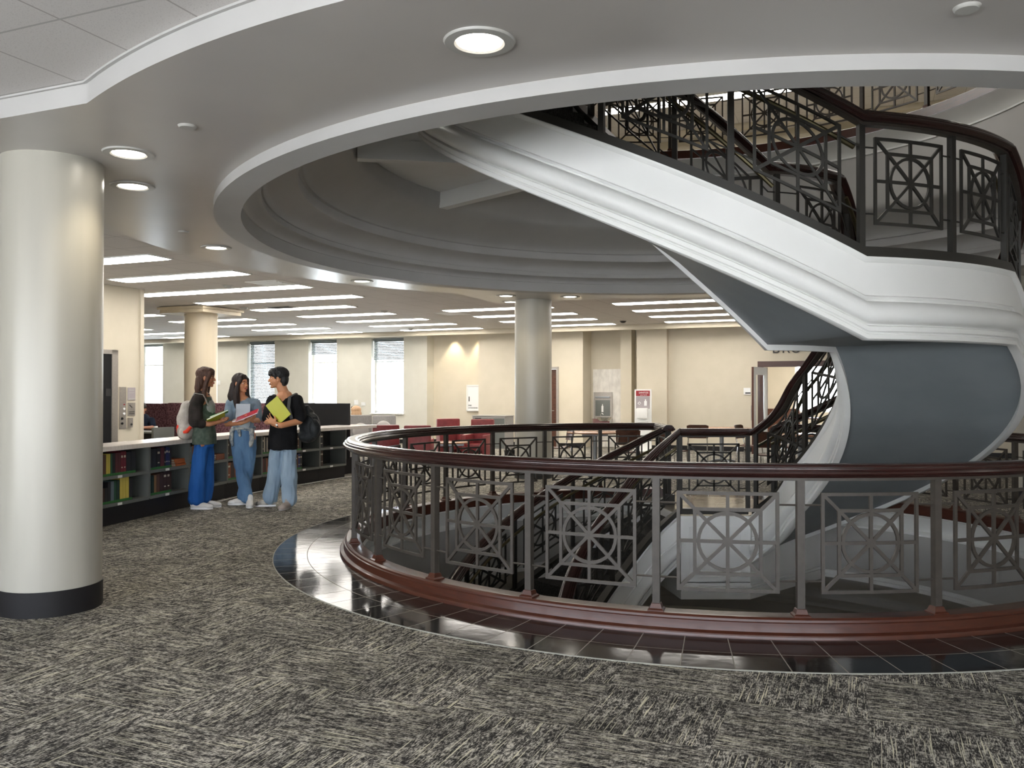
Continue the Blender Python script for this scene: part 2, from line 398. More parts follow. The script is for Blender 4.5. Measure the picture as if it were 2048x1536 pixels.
# slab edge, wall of the well and stepped cornice down to the ceiling ring (same on both storeys)
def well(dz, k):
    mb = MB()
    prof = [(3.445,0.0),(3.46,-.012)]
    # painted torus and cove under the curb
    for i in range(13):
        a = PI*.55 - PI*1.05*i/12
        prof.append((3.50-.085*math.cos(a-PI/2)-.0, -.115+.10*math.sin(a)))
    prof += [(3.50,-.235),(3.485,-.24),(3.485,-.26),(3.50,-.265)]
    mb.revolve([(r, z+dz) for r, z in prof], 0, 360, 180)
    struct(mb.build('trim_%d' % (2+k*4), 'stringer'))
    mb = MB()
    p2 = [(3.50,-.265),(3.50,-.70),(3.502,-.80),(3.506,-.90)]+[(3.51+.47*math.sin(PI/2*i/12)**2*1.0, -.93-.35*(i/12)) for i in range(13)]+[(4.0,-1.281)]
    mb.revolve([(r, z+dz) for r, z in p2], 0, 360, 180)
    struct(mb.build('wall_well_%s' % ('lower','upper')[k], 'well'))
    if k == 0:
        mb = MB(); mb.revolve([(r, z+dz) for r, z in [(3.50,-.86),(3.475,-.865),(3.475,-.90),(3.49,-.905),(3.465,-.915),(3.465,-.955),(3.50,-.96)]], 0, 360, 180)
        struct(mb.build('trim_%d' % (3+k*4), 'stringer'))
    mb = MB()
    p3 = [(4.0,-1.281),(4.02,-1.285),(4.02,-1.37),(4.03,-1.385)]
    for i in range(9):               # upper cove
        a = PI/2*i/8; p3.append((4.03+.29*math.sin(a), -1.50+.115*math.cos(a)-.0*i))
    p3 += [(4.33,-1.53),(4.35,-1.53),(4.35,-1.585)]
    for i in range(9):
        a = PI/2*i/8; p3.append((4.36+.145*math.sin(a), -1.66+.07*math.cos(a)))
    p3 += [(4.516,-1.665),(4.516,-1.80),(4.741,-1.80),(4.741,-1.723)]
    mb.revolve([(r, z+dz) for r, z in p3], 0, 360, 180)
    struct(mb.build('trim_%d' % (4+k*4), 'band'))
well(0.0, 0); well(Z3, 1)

# plaster soffit: round, with square shoulders out to the columns; tile ceiling beyond it
def soffit_R(th):
    t = math.radians(th); dx, dy = math.cos(t), math.sin(t)
    da, db = abs(dx*UX+dy*UY), abs(dx*VX+dy*VY)
    return max(5.91, min(4.62/da if da > 1e-9 else 1e9, 5.38/db if db > 1e-9 else 1e9))
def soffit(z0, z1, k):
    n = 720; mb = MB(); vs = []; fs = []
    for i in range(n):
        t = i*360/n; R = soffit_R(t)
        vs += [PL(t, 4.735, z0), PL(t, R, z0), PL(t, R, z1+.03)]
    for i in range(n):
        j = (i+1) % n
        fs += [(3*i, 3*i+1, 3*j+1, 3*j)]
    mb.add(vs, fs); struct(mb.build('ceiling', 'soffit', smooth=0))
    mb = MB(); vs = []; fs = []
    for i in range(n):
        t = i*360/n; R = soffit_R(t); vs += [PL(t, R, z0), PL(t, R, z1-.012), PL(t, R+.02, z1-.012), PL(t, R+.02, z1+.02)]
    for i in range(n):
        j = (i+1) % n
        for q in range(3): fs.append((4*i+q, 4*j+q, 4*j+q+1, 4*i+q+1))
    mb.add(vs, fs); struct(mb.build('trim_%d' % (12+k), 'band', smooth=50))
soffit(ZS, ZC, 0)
def ceiling_plane(z, R=None):
    if R: return struct(slab(R, z, 'ceiling', 'ceil'))
struct(slab(5.2, ZC, 'ceiling', 'ceil'))
# third floor seen through the well: carpet, ceiling with the skylight opening
struct(slab(3.64, Z3, 'floor', 'carpet'))
struct(slab(.01, Z3+ZC, 'ceiling', 'ceil'))
# first floor far below
struct(slab(.01, -4.84, 'floor', 'carpet', 60))

# walls --------------------------------------------------
def wall_panel(name, m, a0, a1, b, z0, z1, thick, holes=(), side=1):
    # vertical wall in room axes along a, front face at b, holes = (a0,a1,z0,z1)
    mb = MB(); xs = sorted({a0, a1, *[h[0] for h in holes], *[h[1] for h in holes]}); zs = sorted({z0, z1, *[h[2] for h in holes], *[h[3] for h in holes]})
    b0, b1 = (b, b+thick) if side > 0 else (b-thick, b)
    for i in range(len(xs)-1):
        col = []
        for j in range(len(zs)-1):
            mx, mz = (xs[i]+xs[i+1])/2, (zs[j]+zs[j+1])/2
            if not any(h[0] < mx < h[1] and h[2] < mz < h[3] for h in holes): col.append((zs[j], zs[j+1]))
        # merge vertically
        mer = []
        for c in col:
            if mer and abs(mer[-1][1]-c[0]) < 1e-6: mer[-1] = (mer[-1][0], c[1])
            else: mer.append(c)
        for q0, q1 in mer: mb.rbox(xs[i], xs[i+1], b0, b1, q0, q1)
    return struct(mb.build(name, m, smooth=0))
ZT = ZC+.02
winh = [(a0, a1, .88, 3.12) for a0, a1 in FAR_WIN]
wall_panel('wall_far', 'wall_grey', A_MIN, -10.45, 13.2, 0, ZT, .35, winh)
wall_panel('wall_far', 'wall_grey', -10.45, -10.25, 13.2, 0, ZT, .9)
wall_panel('wall_far', 'wall', -10.25, -8.6, 13.62, 0, ZT, .4)
wall_panel('wall_far', 'wall', -8.6, -5.5, 13.2, 0, ZT, .95, [(-7.15,-6.25,0,2.14)])
wall_panel('wall_far', 'wall', -5.5, -4.02, 13.95, 0, ZT, .25)
wall_panel('wall_far', 'wall', -4.55, -4.25, 13.55, 0, ZT, .45)
wall_panel('wall_far', 'wall', -4.02, -3.22, 13.2, 0, ZT, .9)
wall_panel('wall_far', 'wall', -3.22, 13.0, 13.42, 0, ZT, .25, [(-.82,1.35,0,2.14)])
wall_panel('wall_back', 'wall_grey', A_MIN, A_MAX, BACK_B, 0, ZT, .35, [(a0,a1,.44,2.5) for a0,a1 in BACK_WIN], side=-1)
mb = MB(); mb.rbox(A_MIN-.3, A_MIN, BACK_B, WALL_B3, 0, ZT); struct(mb.build('wall_left', 'wall_grey', smooth=0))
mb = MB(); mb.rbox(A_MAX, A_MAX+.3, BACK_B, WALL_B3, 0, ZT); struct(mb.build('wall_right', 'wall', smooth=0))
# upper and lower storey walls
for z0, z1, m in ((Z3, Z3+ZT, 'wall'), (-4.84, -1.4, 'wall_grey')):
    wall_panel('wall_far', m, A_MIN, A_MAX, 13.4, z0, z1, .3)
    wall_panel('wall_back', m, A_MIN, A_MAX, BACK_B, z0, z1, .3, [], side=-1)
    mb = MB(); mb.rbox(A_MIN-.3, A_MIN, BACK_B, WALL_B3, z0, z1); struct(mb.build('wall_left', m, smooth=0))
    mb = MB(); mb.rbox(A_MAX, A_MAX+.3, BACK_B, WALL_B3, z0, z1); struct(mb.build('wall_right', m, smooth=0))
# lower ceiling
struct(slab(4.74, -1.6, 'ceiling', 'ceil'))
# bulkhead in front of the far wall (light slot behind it)
for k, z in enumerate((0.0, Z3)):
    mb = MB(); mb.rbox(A_MIN, A_MAX, 12.55, 12.72, ZC-.13+z, ZC+.01+z); struct(mb.build('trim_%d' % (16+k), 'wall', smooth=0))
# baseboards
mb = MB()
for a0, a1, b in ((A_MIN,-10.25,13.2),(-10.25,-8.6,13.62),(-8.6,-7.2,13.2),(-6.2,-5.5,13.2),(-4.02,-3.22,13.2),(-3.22,-.9,13.42),(1.45,13,13.42)):
    mb.rbox(a0, a1, b-.015, b, 0, .12)
struct(mb.build('baseboard_far', 'base_black', smooth=0))
# far windows
for k, (a0, a1) in enumerate(FAR_WIN):
    mb = MB()
    for x0, x1, z0, z1 in ((a0,a1,.88,.94),(a0,a1,3.06,3.12),(a0,a0+.06,.88,3.12),(a1-.06,a1,.88,3.12),(a0,a1,2.40,2.45)):
        mb.rbox(x0, x1, 13.44, 13.50, z0, z1)
    w = struct(mb.build('window_%d' % (k+1), 'white', smooth=0))
    mb = MB(); mb.rbox(a0+.03, a1-.03, 13.465, 13.475, .92, 3.08); mb.build('pane', 'glass', w, smooth=0)
    mb = MB(); mb.rbox(a0-.02, a1+.02, 13.14, 13.42, .85, .885); mb.build('window_sill', 'white', w, smooth=0)
    depth = {0:0, 1:12, 2:44, 3:8, 4:12}[k]
    mb = MB(); mb.rbox(a0+.01, a1-.01, 13.30, 13.36, 3.05, 3.12)
    for i in range(depth):
        z = 3.03-i*.048
        c = W((a0+a1)/2, 13.33, z)
        R = Matrix.Rotation(ROT, 3, 'Z') @ Matrix.Rotation(math.radians(58), 3, 'X')
        mb.box(c, (a1-a0-.03, .045, .003), mtx=R)
    mb.build('blind', 'blind', w, smooth=0)
for k, (a0, a1) in enumerate(BACK_WIN):
    mb = MB()
    for x0, x1, z0, z1 in ((a0,a1,.44,.50),(a0,a1,2.44,2.5),(a0,a0+.06,.44,2.5),(a1-.06,a1,.44,2.5),((a0+a1)/2-.03,(a0+a1)/2+.03,.44,2.5)):
        mb.rbox(x0, x1, BACK_B-.30, BACK_B-.24, z0, z1)
    struct(mb.build('window_%d' % (k+6), 'white', smooth=0))
ys = [BACK_B]+[y for w_ in LEFT_WIN for y in w_]+[-3.6]
mb = MB()
for i in range(0, len(ys), 2): mb.rbox(LEFT_A-.35, LEFT_A, ys[i], ys[i+1], 0, ZT)
for b0, b1 in LEFT_WIN: mb.rbox(LEFT_A-.35, LEFT_A, b0, b1, 0, .55); mb.rbox(LEFT_A-.35, LEFT_A, b0, b1, 2.55, ZT)
struct(mb.build('wall_left', 'wall_grey', smooth=0))
for k, (b0, b1) in enumerate(LEFT_WIN):
    mb = MB()
    for y0, y1, z0, z1 in ((b0,b1,.55,.61),(b0,b1,2.49,2.55),(b0,b0+.06,.55,2.55),(b1-.06,b1,.55,2.55),((b0+b1)/2-.03,(b0+b1)/2+.03,.55,2.55)): mb.rbox(LEFT_A-.30, LEFT_A-.24, y0, y1, z0, z1)
    struct(mb.build('window_%d' % (k+15), 'white', smooth=0))
# room behind the open double door: lit by its own window
wall_panel('wall_room', 'wall', -3.0, 5.0, 18.6, 0, ZT, .2, [(-.45,1.7,.9,2.5)])
mb = MB(); mb.rbox(-3.0,-2.8,13.67,18.6,0,ZT); mb.rbox(4.8,5.0,13.67,18.6,0,ZT); struct(mb.build('wall_room', 'wall', smooth=0))
mb = MB(); mb.rbox(-3.0,5.0,13.5,18.8,-.05,0); struct(mb.build('floor', 'carpet', smooth=0))
mb = MB(); mb.rbox(-3.0,5.0,13.67,18.8,ZC,ZC+.05); struct(mb.build('ceiling', 'ceil', smooth=0))
area('portal', W(.6, 18.9, 1.7), (PI/2,0,ROT), 2.1, 1.6, 1, (1,1,1), True)
area('room_lamp', W(.5, 16, 3.15), (0,0,ROT), 2.4, 1.2, 160, (1,.93,.82))
mb = MB()
for x0,x1,z0,z1 in ((-.45,1.7,.9,.96),(-.45,1.7,2.44,2.5),(-.45,-.39,.9,2.5),(1.64,1.7,.9,2.5)): mb.rbox(x0,x1,18.70,18.76,z0,z1)
struct(mb.build('window_14', 'white', smooth=0))
# door casings
def casing(a0, a1, b, z1, w, name, m='wood'):
    mb = MB()
    mb.rbox(a0-w, a0, b-.04, b+.10, 0, z1+w); mb.rbox(a1, a1+w, b-.04, b+.10, 0, z1+w); mb.rbox(a0-w, a1+w, b-.045, b+.10, z1, z1+w)
    mb.rbox(a0-w*.6, a1+w*.6, b-.06, b-.03, z1+w*.35, z1+w*.8)
    return struct(mb.build(name, m, smooth=0))
casing(-.82, 1.35, 13.42, 2.14, .14, 'trim_18', 'wood_curb')
casing(-7.15, -6.25, 13.2, 2.14, .06, 'trim_19', 'steel')
d = MB(); d.rbox(-7.14,-6.26,13.28,13.33,.01,2.13); d = struct(d.build('door_1', 'chairwood', smooth=0))
k = MB(); k.tube(W(-6.36,13.28,1.0), W(-6.36,13.20,1.0), .012); k.tube(W(-6.36,13.205,1.0), W(-6.50,13.205,1.0), .011); k.build('door_handle', 'steel', d)
# open leaf of the double door, swung out into the hall
def leaf(hx, hb, ang, name):
    root = thing('open_door', 'open door leaf with a tall glass light in a brown edged frame, swung out beside the far doorway', 'door', W(hx, hb, 0), ROT+ang)
    mb = MB()
    for x0,x1,z0,z1 in ((0,.14,.01,2.12),(.72,.86,.01,2.12),(.14,.72,.01,.30),(.14,.72,1.93,2.12)): mb.box(((x0+x1)/2,0,(z0+z1)/2),(x1-x0,.045,z1-z0))
    mb.build('door_frame', 'white', root, smooth=0)
    mb = MB(); mb.box((.43,0,1.11),(.58,.008,1.63)); mb.build('pane', 'glass', root, smooth=0)
    mb = MB(); mb.box((.866,0,1.065),(.012,.05,2.11)); mb.box((-.006,0,1.065),(.012,.05,2.11)); tag(mb.build('edge_strip', 'wood_curb', root, smooth=0), 'brown edge strips')
    mb = MB(); mb.tube((.79,-.03,.85),(.79,-.07,.85),.008); mb.tube((.79,-.03,1.15),(.79,-.07,1.15),.008); mb.tube((.79,-.07,.82),(.79,-.07,1.18),.011); mb.build('door_handle', 'steel', root)
    mb = MB(); mb.box((.79,-.03,1.25),(.07,.02,.1)); mb.build('lock', 'steel', root)
    return root
leaf(-.74, 13.36, math.radians(-106), 'door')

# elevator core on the left
mb = MB(); mb.rbox(-13.5,-9.73,-3.6,2.05,0,ZT)
w = struct(mb.build('wall_elevator', 'wall', smooth=0))
mb = MB(); mb.rbox(-9.73,-9.70,2.03,2.10,0,ZT); mb.rbox(-9.80,-9.73,2.05,2.10,0,ZT); struct(mb.build('trim_20', 'wall', smooth=0))
mb = MB(); mb.rbox(-9.74,-9.715,-1.0,2.02,0,.12); struct(mb.build('baseboard_left', 'base_black', smooth=0))
# ------------------------------------------------------------------ railings
def rail_prof(w=.085, h=.085):     # closed moulded handrail section (n, z), z measured from rail bottom
    half = [(.0,.0),(.055,.0),(.060,.008),(.072,.012),(.082,.019),(.086,.028),(.083,.038),(.073,.044),(.066,.045),(.069,.052),(.068,.059),(.060,.065),(.051,.066),(.052,.073),(.044,.081),(.025,.086),(.0,.087)]
    half = [(x*w/.085, z*h/.087) for x, z in half]
    return half + [(-x, z) for x, z in half[-2:0:-1]]
RAILP = rail_prof()
CHANP = [(-.03,-.02),(.03,-.02),(.03,.0),(-.03,.0)]

def panel_lines():
    S, I, r = .301, .20, .178
    L = []
    sq = lambda s: [(-s,-s),(s,-s),(s,s),(-s,s)]
    for s in (S, I):
        q = sq(s)
        for i in range(4):
            p, t = q[i], q[(i+1)%4]; dx = (t[0]-p[0]); dy = (t[1]-p[1]); n = math.hypot(dx, dy)
            ex, ey = dx/n*.009, dy/n*.009
            L.append(((p[0]-ex,p[1]-ey),(t[0]+ex,t[1]+ey)))
    L += [((-S,0),(S,0)), ((0,-S),(0,S)), ((-S,-S),(S,S)), ((-S,S),(S,-S))]
    C = [(r*math.cos(2*PI*i/28), r*math.sin(2*PI*i/28)) for i in range(28)]
    return L, C
PLINES, PCIRC = panel_lines()
def add_panel(mb, F, ctr_t=.57, hs=1.0, wdt=.0105, dep=.008, div=4):
    # F(s, t, n) maps along-rail metres, height and depth to world
    def strip(pts, closed=False):
        n = len(pts); vs = []
        for i, p in enumerate(pts):
            if closed: a, b = pts[i-1], pts[(i+1) % n]
            else: a, b = pts[max(i-1,0)], pts[min(i+1,n-1)]
            dx, dy = b[0]-a[0], b[1]-a[1]; l = math.hypot(dx, dy); nx, ny = -dy/l*wdt, dx/l*wdt
            for (sx, sy) in ((p[0]+nx, p[1]+ny), (p[0]-nx, p[1]-ny)):
                for dd in (-dep, dep): vs.append(F(sx*hs, sy+ctr_t, dd))
        fs = []
        for i in range(n if closed else n-1):
            j = (i+1) % n; A = i*4; B = j*4
            fs += [(A,B,B+1,A+1),(A+2,A+3,B+3,B+2),(A,A+2,B+2,B),(A+1,B+1,B+3,A+3)]
        if not closed: fs += [(0,1,3,2), (4*n-4,4*n-2,4*n-1,4*n-3)]
        mb.add(vs, fs)
    for p, q in PLINES:
        strip([(p[0]+(q[0]-p[0])*i/div, p[1]+(q[1]-p[1])*i/div) for i in range(div+1)])
    strip(PCIRC, True)
def add_ties(mb, F, s0, s1, ts=(.57-.235,.57+.235)):   # short round bars joining panel and post
    for t in ts:
        mb.path([F(s0+(s1-s0)*i/2, t, 0) for i in range(3)], .0065, 6)

def ring_railing(z, posts, label, th0, th1, name='balcony_railing'):
    root = thing(name, label, 'railing', PL(-90, 3.535, z))
    mb = MB(); cur = [(3.445,.004),(3.445,.118),(3.455,.124),(3.575,.124),(3.588,.112),(3.590,.098),(3.600,.094),(3.604,.040),(3.616,.036),(3.634,.030),(3.640,.018),(3.640,.004)]
    mb.revolve([(r, q+z) for r, q in cur], th0-2, th1+2, 150, closed=True, caps=True)
    tag(mb.build('curb', 'wood_curb', root, world=True), 'red brown wooden curb with a moulded edge')
    mb = MB(); mb.sweep(arc_frames(3.53, th0, th1, 150, z+.978), RAILP); tag(mb.build('handrail', 'wood', root, world=True), 'dark polished wooden handrail')
    mb = MB(); mb.sweep(arc_frames(3.53, th0, th1, 150, z+.978), CHANP); mb.build('rail_channel', 'metal', root, world=True)
    for th in posts:
        t = math.radians(th); mb = MB(); c = PL(th, 3.52, z+.55); mb.box(c, (.046,.046,.82), t); mb.build('post', 'metal', root, smooth=0, world=True)
        mb = MB()
        p0 = PL(th, 3.52, 0); vs = []
        for s, zz in ((.05,.122),(.05,.132),(.038,.140),(.029,.168),(.024,.170)):
            for a, b in ((-1,-1),(1,-1),(1,1),(-1,1)):
                vs.append(Vector((p0.x, p0.y, z+zz))+Matrix.Rotation(t,3,'Z')@Vector((a*s,b*s,0)))
        fs = [(i*4+q, i*4+(q+1)%4, (i+1)*4+(q+1)%4, (i+1)*4+q) for i in range(4) for q in range(4)]+[(3,2,1,0),(16,17,18,19)]
        mb.add(vs, fs); tag(mb.build('post_base', 'wood_curb', root, smooth=0, world=True), 'reddish post base')
    for i in range(len(posts)-1):
        a, b = posts[i], posts[i+1]
        if b-a > 20: continue
        mid = (a+b)/2; mb = MB()
        F = lambda s, t, n: PL(mid+math.degrees(s/3.52), 3.52+n, z+t)
        hs = min(1.0, (math.radians(b-a)*3.52-.24)/.62)
        add_panel(mb, F, hs=hs)
        half = math.radians(b-a)/2*3.52
        add_ties(mb, F, -half+.02, -.30*hs); add_ties(mb, F, .30*hs, half-.02)
        mb.build('grille_panel', 'metal', root, smooth=40, world=True)
    return root
near = [-164.1+14.28*k for k in range(7)]
posts = [87.6,101.2,115,128.8,142.4,156.1,169.4,182.6]+[v+360 for v in near]+[360-64.1,360-49.8,360-35.5,360-21.2,360-6.9,367.4,381.4,395.4,409.4,417]
railing2 = ring_railing(0.0, posts, 'round balcony railing of circle patterned metal grilles under a polished dark handrail on this floor', 87.2, 417.4)
off = 91.5
posts3 = [p+off for p in posts]
railing3 = ring_railing(Z3, posts3, 'railing round the opening one floor up, seen through the upper stair flight', 87.2+off, 417.4+off)

# ------------------------------------------------------------------ curved staircase
T0, T1, T2, T3 = 58.5, -45.5, -79.3, -181.8
def zn(th):
    if th >= T0: return 0.0
    if th >= T1: return ZM*(T0-th)/(T0-T1)
    if th >= T2: return ZM
    if th >= T3: return ZM+(Z3-ZM)*(T2-th)/(T2-T3)
    return Z3
def smooth01(x): x = max(0, min(1, x)); return x*x*(3-2*x)
def Rin(th):
    base = 1.40
    k1 = smooth01((th-30)/(T0-30)); r = base+(1.563/math.sin(math.radians(58.5))-base)*k1
    k2 = smooth01((-150-th)/(150-(-T3) if False else 31.8)); r += (1.566-base)*k2
    return r
RO = 2.86
def ths(a, b, n): return [a+(b-a)*i/n for i in range(n+1)]
def STEPS(): return ths(T0,T1,40)+ths(T1,T2,14)[1:]+ths(T2,T3,40)[1:]
STR = [(-.10,.0),(-.10,-.60),(-.03,-.60),(-.03,-.655),(.022,-.655),(.036,-.645),(.036,-.615),(.024,-.607),(.030,-.598),(.045,-.592),(.045,-.560),(.030,-.552),(.018,-.548)]
for i in range(11):
    a = -PI/2+PI*.92*i/10; STR.append((.018+.070*max(math.cos(a),0)+.004, -.465+.078*math.sin(a)))
STR += [(.000,-.380),(-.006,-.366),(.012,-.358),(.016,-.350),(.012,-.342),(.0,-.338),(.0,-.108),(.008,-.104),(.014,-.094),(.022,-.088),(.030,-.078),(.030,-.070),(.012,-.066),(.0,-.064),(.0,.0)]
STRIP = [(-.105,-.066),(.006,-.066),(.006,.004),(-.105,.004)]
def make_stairs(rot, dz, label, name='curved_staircase', lo=True):
    root = thing(name, label, 'staircase', PL(90+rot, 2.1, dz))
    Z = lambda th: zn(th)+dz+.09
    def fr_out(th, z): N = PL(th+rot, 1, 0)-PL(0, 0, 0); N.z = 0; return (PL(th+rot, RO, z), N)
    def rin_point(th, z, off=0.0): return PL(th+rot, Rin(th)+off, z)
    def fr_in(th, z, off=0.0):
        a, b = rin_point(min(th+1, T0), 0), rin_point(max(th-1, T3), 0); d = (b-a).normalized()
        N = Vector((d.y, -d.x, 0)); c = PL(th+rot, 0)-rin_point(th, 0)
        if N.dot(c) < 0: N = -N
        P = rin_point(th, z); return (P - N*off, N)
    S = STEPS()
    mb = MB(); mb.sweep([fr_out(t, Z(t)) for t in S], STR); mb.build('outer_stringer', 'stringer', root, smooth=50, world=True)
    mb = MB(); mb.sweep([fr_in(t, Z(t)) for t in S], STR); mb.build('inner_stringer', 'stringer', root, smooth=50, world=True)
    mb = MB(); mb.sweep([fr_out(t, Z(t)) for t in S], STRIP); tag(mb.build('base_strip', 'metal_dark', root, smooth=50, world=True), 'dark metal strip on the outer edge')
    mb = MB(); mb.sweep([fr_in(t, Z(t)) for t in S], STRIP); mb.build('base_strip', 'metal_dark', root, smooth=50, world=True)
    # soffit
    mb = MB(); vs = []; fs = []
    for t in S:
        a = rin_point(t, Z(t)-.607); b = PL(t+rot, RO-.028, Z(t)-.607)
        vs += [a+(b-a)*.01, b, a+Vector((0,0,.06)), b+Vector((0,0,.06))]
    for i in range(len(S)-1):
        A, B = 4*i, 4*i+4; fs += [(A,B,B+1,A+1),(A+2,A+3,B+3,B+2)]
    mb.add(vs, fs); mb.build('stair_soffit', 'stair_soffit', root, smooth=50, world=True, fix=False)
    # treads and risers
    mb = MB()
    def steps(ta, tb, z0, z1, n):
        for i in range(n):
            a, b = ta+(tb-ta)*i/n, ta+(tb-ta)*(i+1)/n; zt = dz+z0+(z1-z0)*(i+.45)/n
            zb = zt-.34
            for q in range(2):
                p, r = a+(b-a)*q/2, a+(b-a)*(q+1)/2
                c = [rin_point(p, 0, .02), PL(p+rot, RO-.06), PL(r+rot, RO-.06), rin_point(r, 0, .02)]
                mb.prism([(v.x, v.y) for v in c], zb, zt)
    steps(T0, T1, 0, ZM, 15); steps(T1, T2, ZM, ZM, 4); steps(T2, T3, ZM, Z3, 15)
    mb.build('treads', 'steptread', root, smooth=0, world=True)
    # handrails, grab bars
    out = []
    for side in (0, 1):
        def rp(th, z, off=.0):
            if side == 0: return fr_out(th, z) if off == 0 else (lambda f: (f[0]-f[1]*off, f[1]))(fr_out(th, z))
            f = fr_in(th, z); return (f[0]-f[1]*off, f[1])
        o0 = .045
        pre = []
        if side == 1:
            f0 = rp(T0, Z(T0)+.888, o0); v_ = Matrix.Rotation(math.radians(rot), 3, 'Z') @ Vector((2.84-CX, 10.40-CY, 0)); pre = [(Vector((CX+v_.x, CY+v_.y, f0[0].z)), f0[1])]
        mb = MB(); mb.sweep(pre+[rp(t, Z(t)+.888, o0) for t in S], RAILP); mb.build('handrail', 'wood', root, smooth=50, world=True)
        mb = MB(); mb.sweep([rp(t, Z(t)+.888, o0) for t in S], CHANP); mb.build('rail_channel', 'metal', root, smooth=50, world=True)
        for seg in ((T0,T1),(T2,T3)):
            mb = MB(); pts = [rp(t, Z(t)+.74, o0+.085)[0] for t in ths(*seg, 30)]
            mb.path(pts, .019, 8); tag(mb.build('grab_bar', 'brass', root, world=True), 'thin brassy lower handrail')
        if side == 0: pl = ths(T0, T1, 6)+ths(T1+0, T2, 2)[1:]+[T2-18.9*k for k in (1,2,3,4,5)]+[T3]
        else: pl = ths(T0-1, -35, 3)+[-76]+[-76-35.2*k for k in (1,2,3)]
        for th in pl:
            f = rp(th, 0, o0+.0); mb = MB(); z = Z(th)
            mb.box((f[0].x, f[0].y, z+.44), (.044,.044,.90), math.atan2(f[1].y, f[1].x)); mb.build('post', 'metal_dark', root, smooth=0, world=True)
        for a, b in zip(pl[:-1], pl[1:]):
            Rm = RO-.045 if side == 0 else Rin((a+b)/2)+.045
            length = math.radians(abs(b-a))*Rm; hs = min(1.0, (length-.2)/.62)
            if length < .5: continue
            mid = (a+b)/2; mb = MB()
            def F(s, t, n, mid=mid, Rm=Rm):
                th = mid-math.degrees(s/Rm); f = rp(th, Z(th)-.09+t, o0); return f[0]+f[1]*n
            add_panel(mb, F, hs=hs, div=5)
            add_ties(mb, F, -length/2+.02, -.30*hs); add_ties(mb, F, .30*hs, length/2-.02)
            mb.build('grille_panel', 'metal_dark', root, smooth=40, world=True)
    return root
make_stairs(0.0, 0.0, 'white curved staircase rising in a sweep from this floor to the one above')
make_stairs(-91.5+0.2, -Z3, 'lower curved staircase arriving at this floor from the storey below, inside the railing')

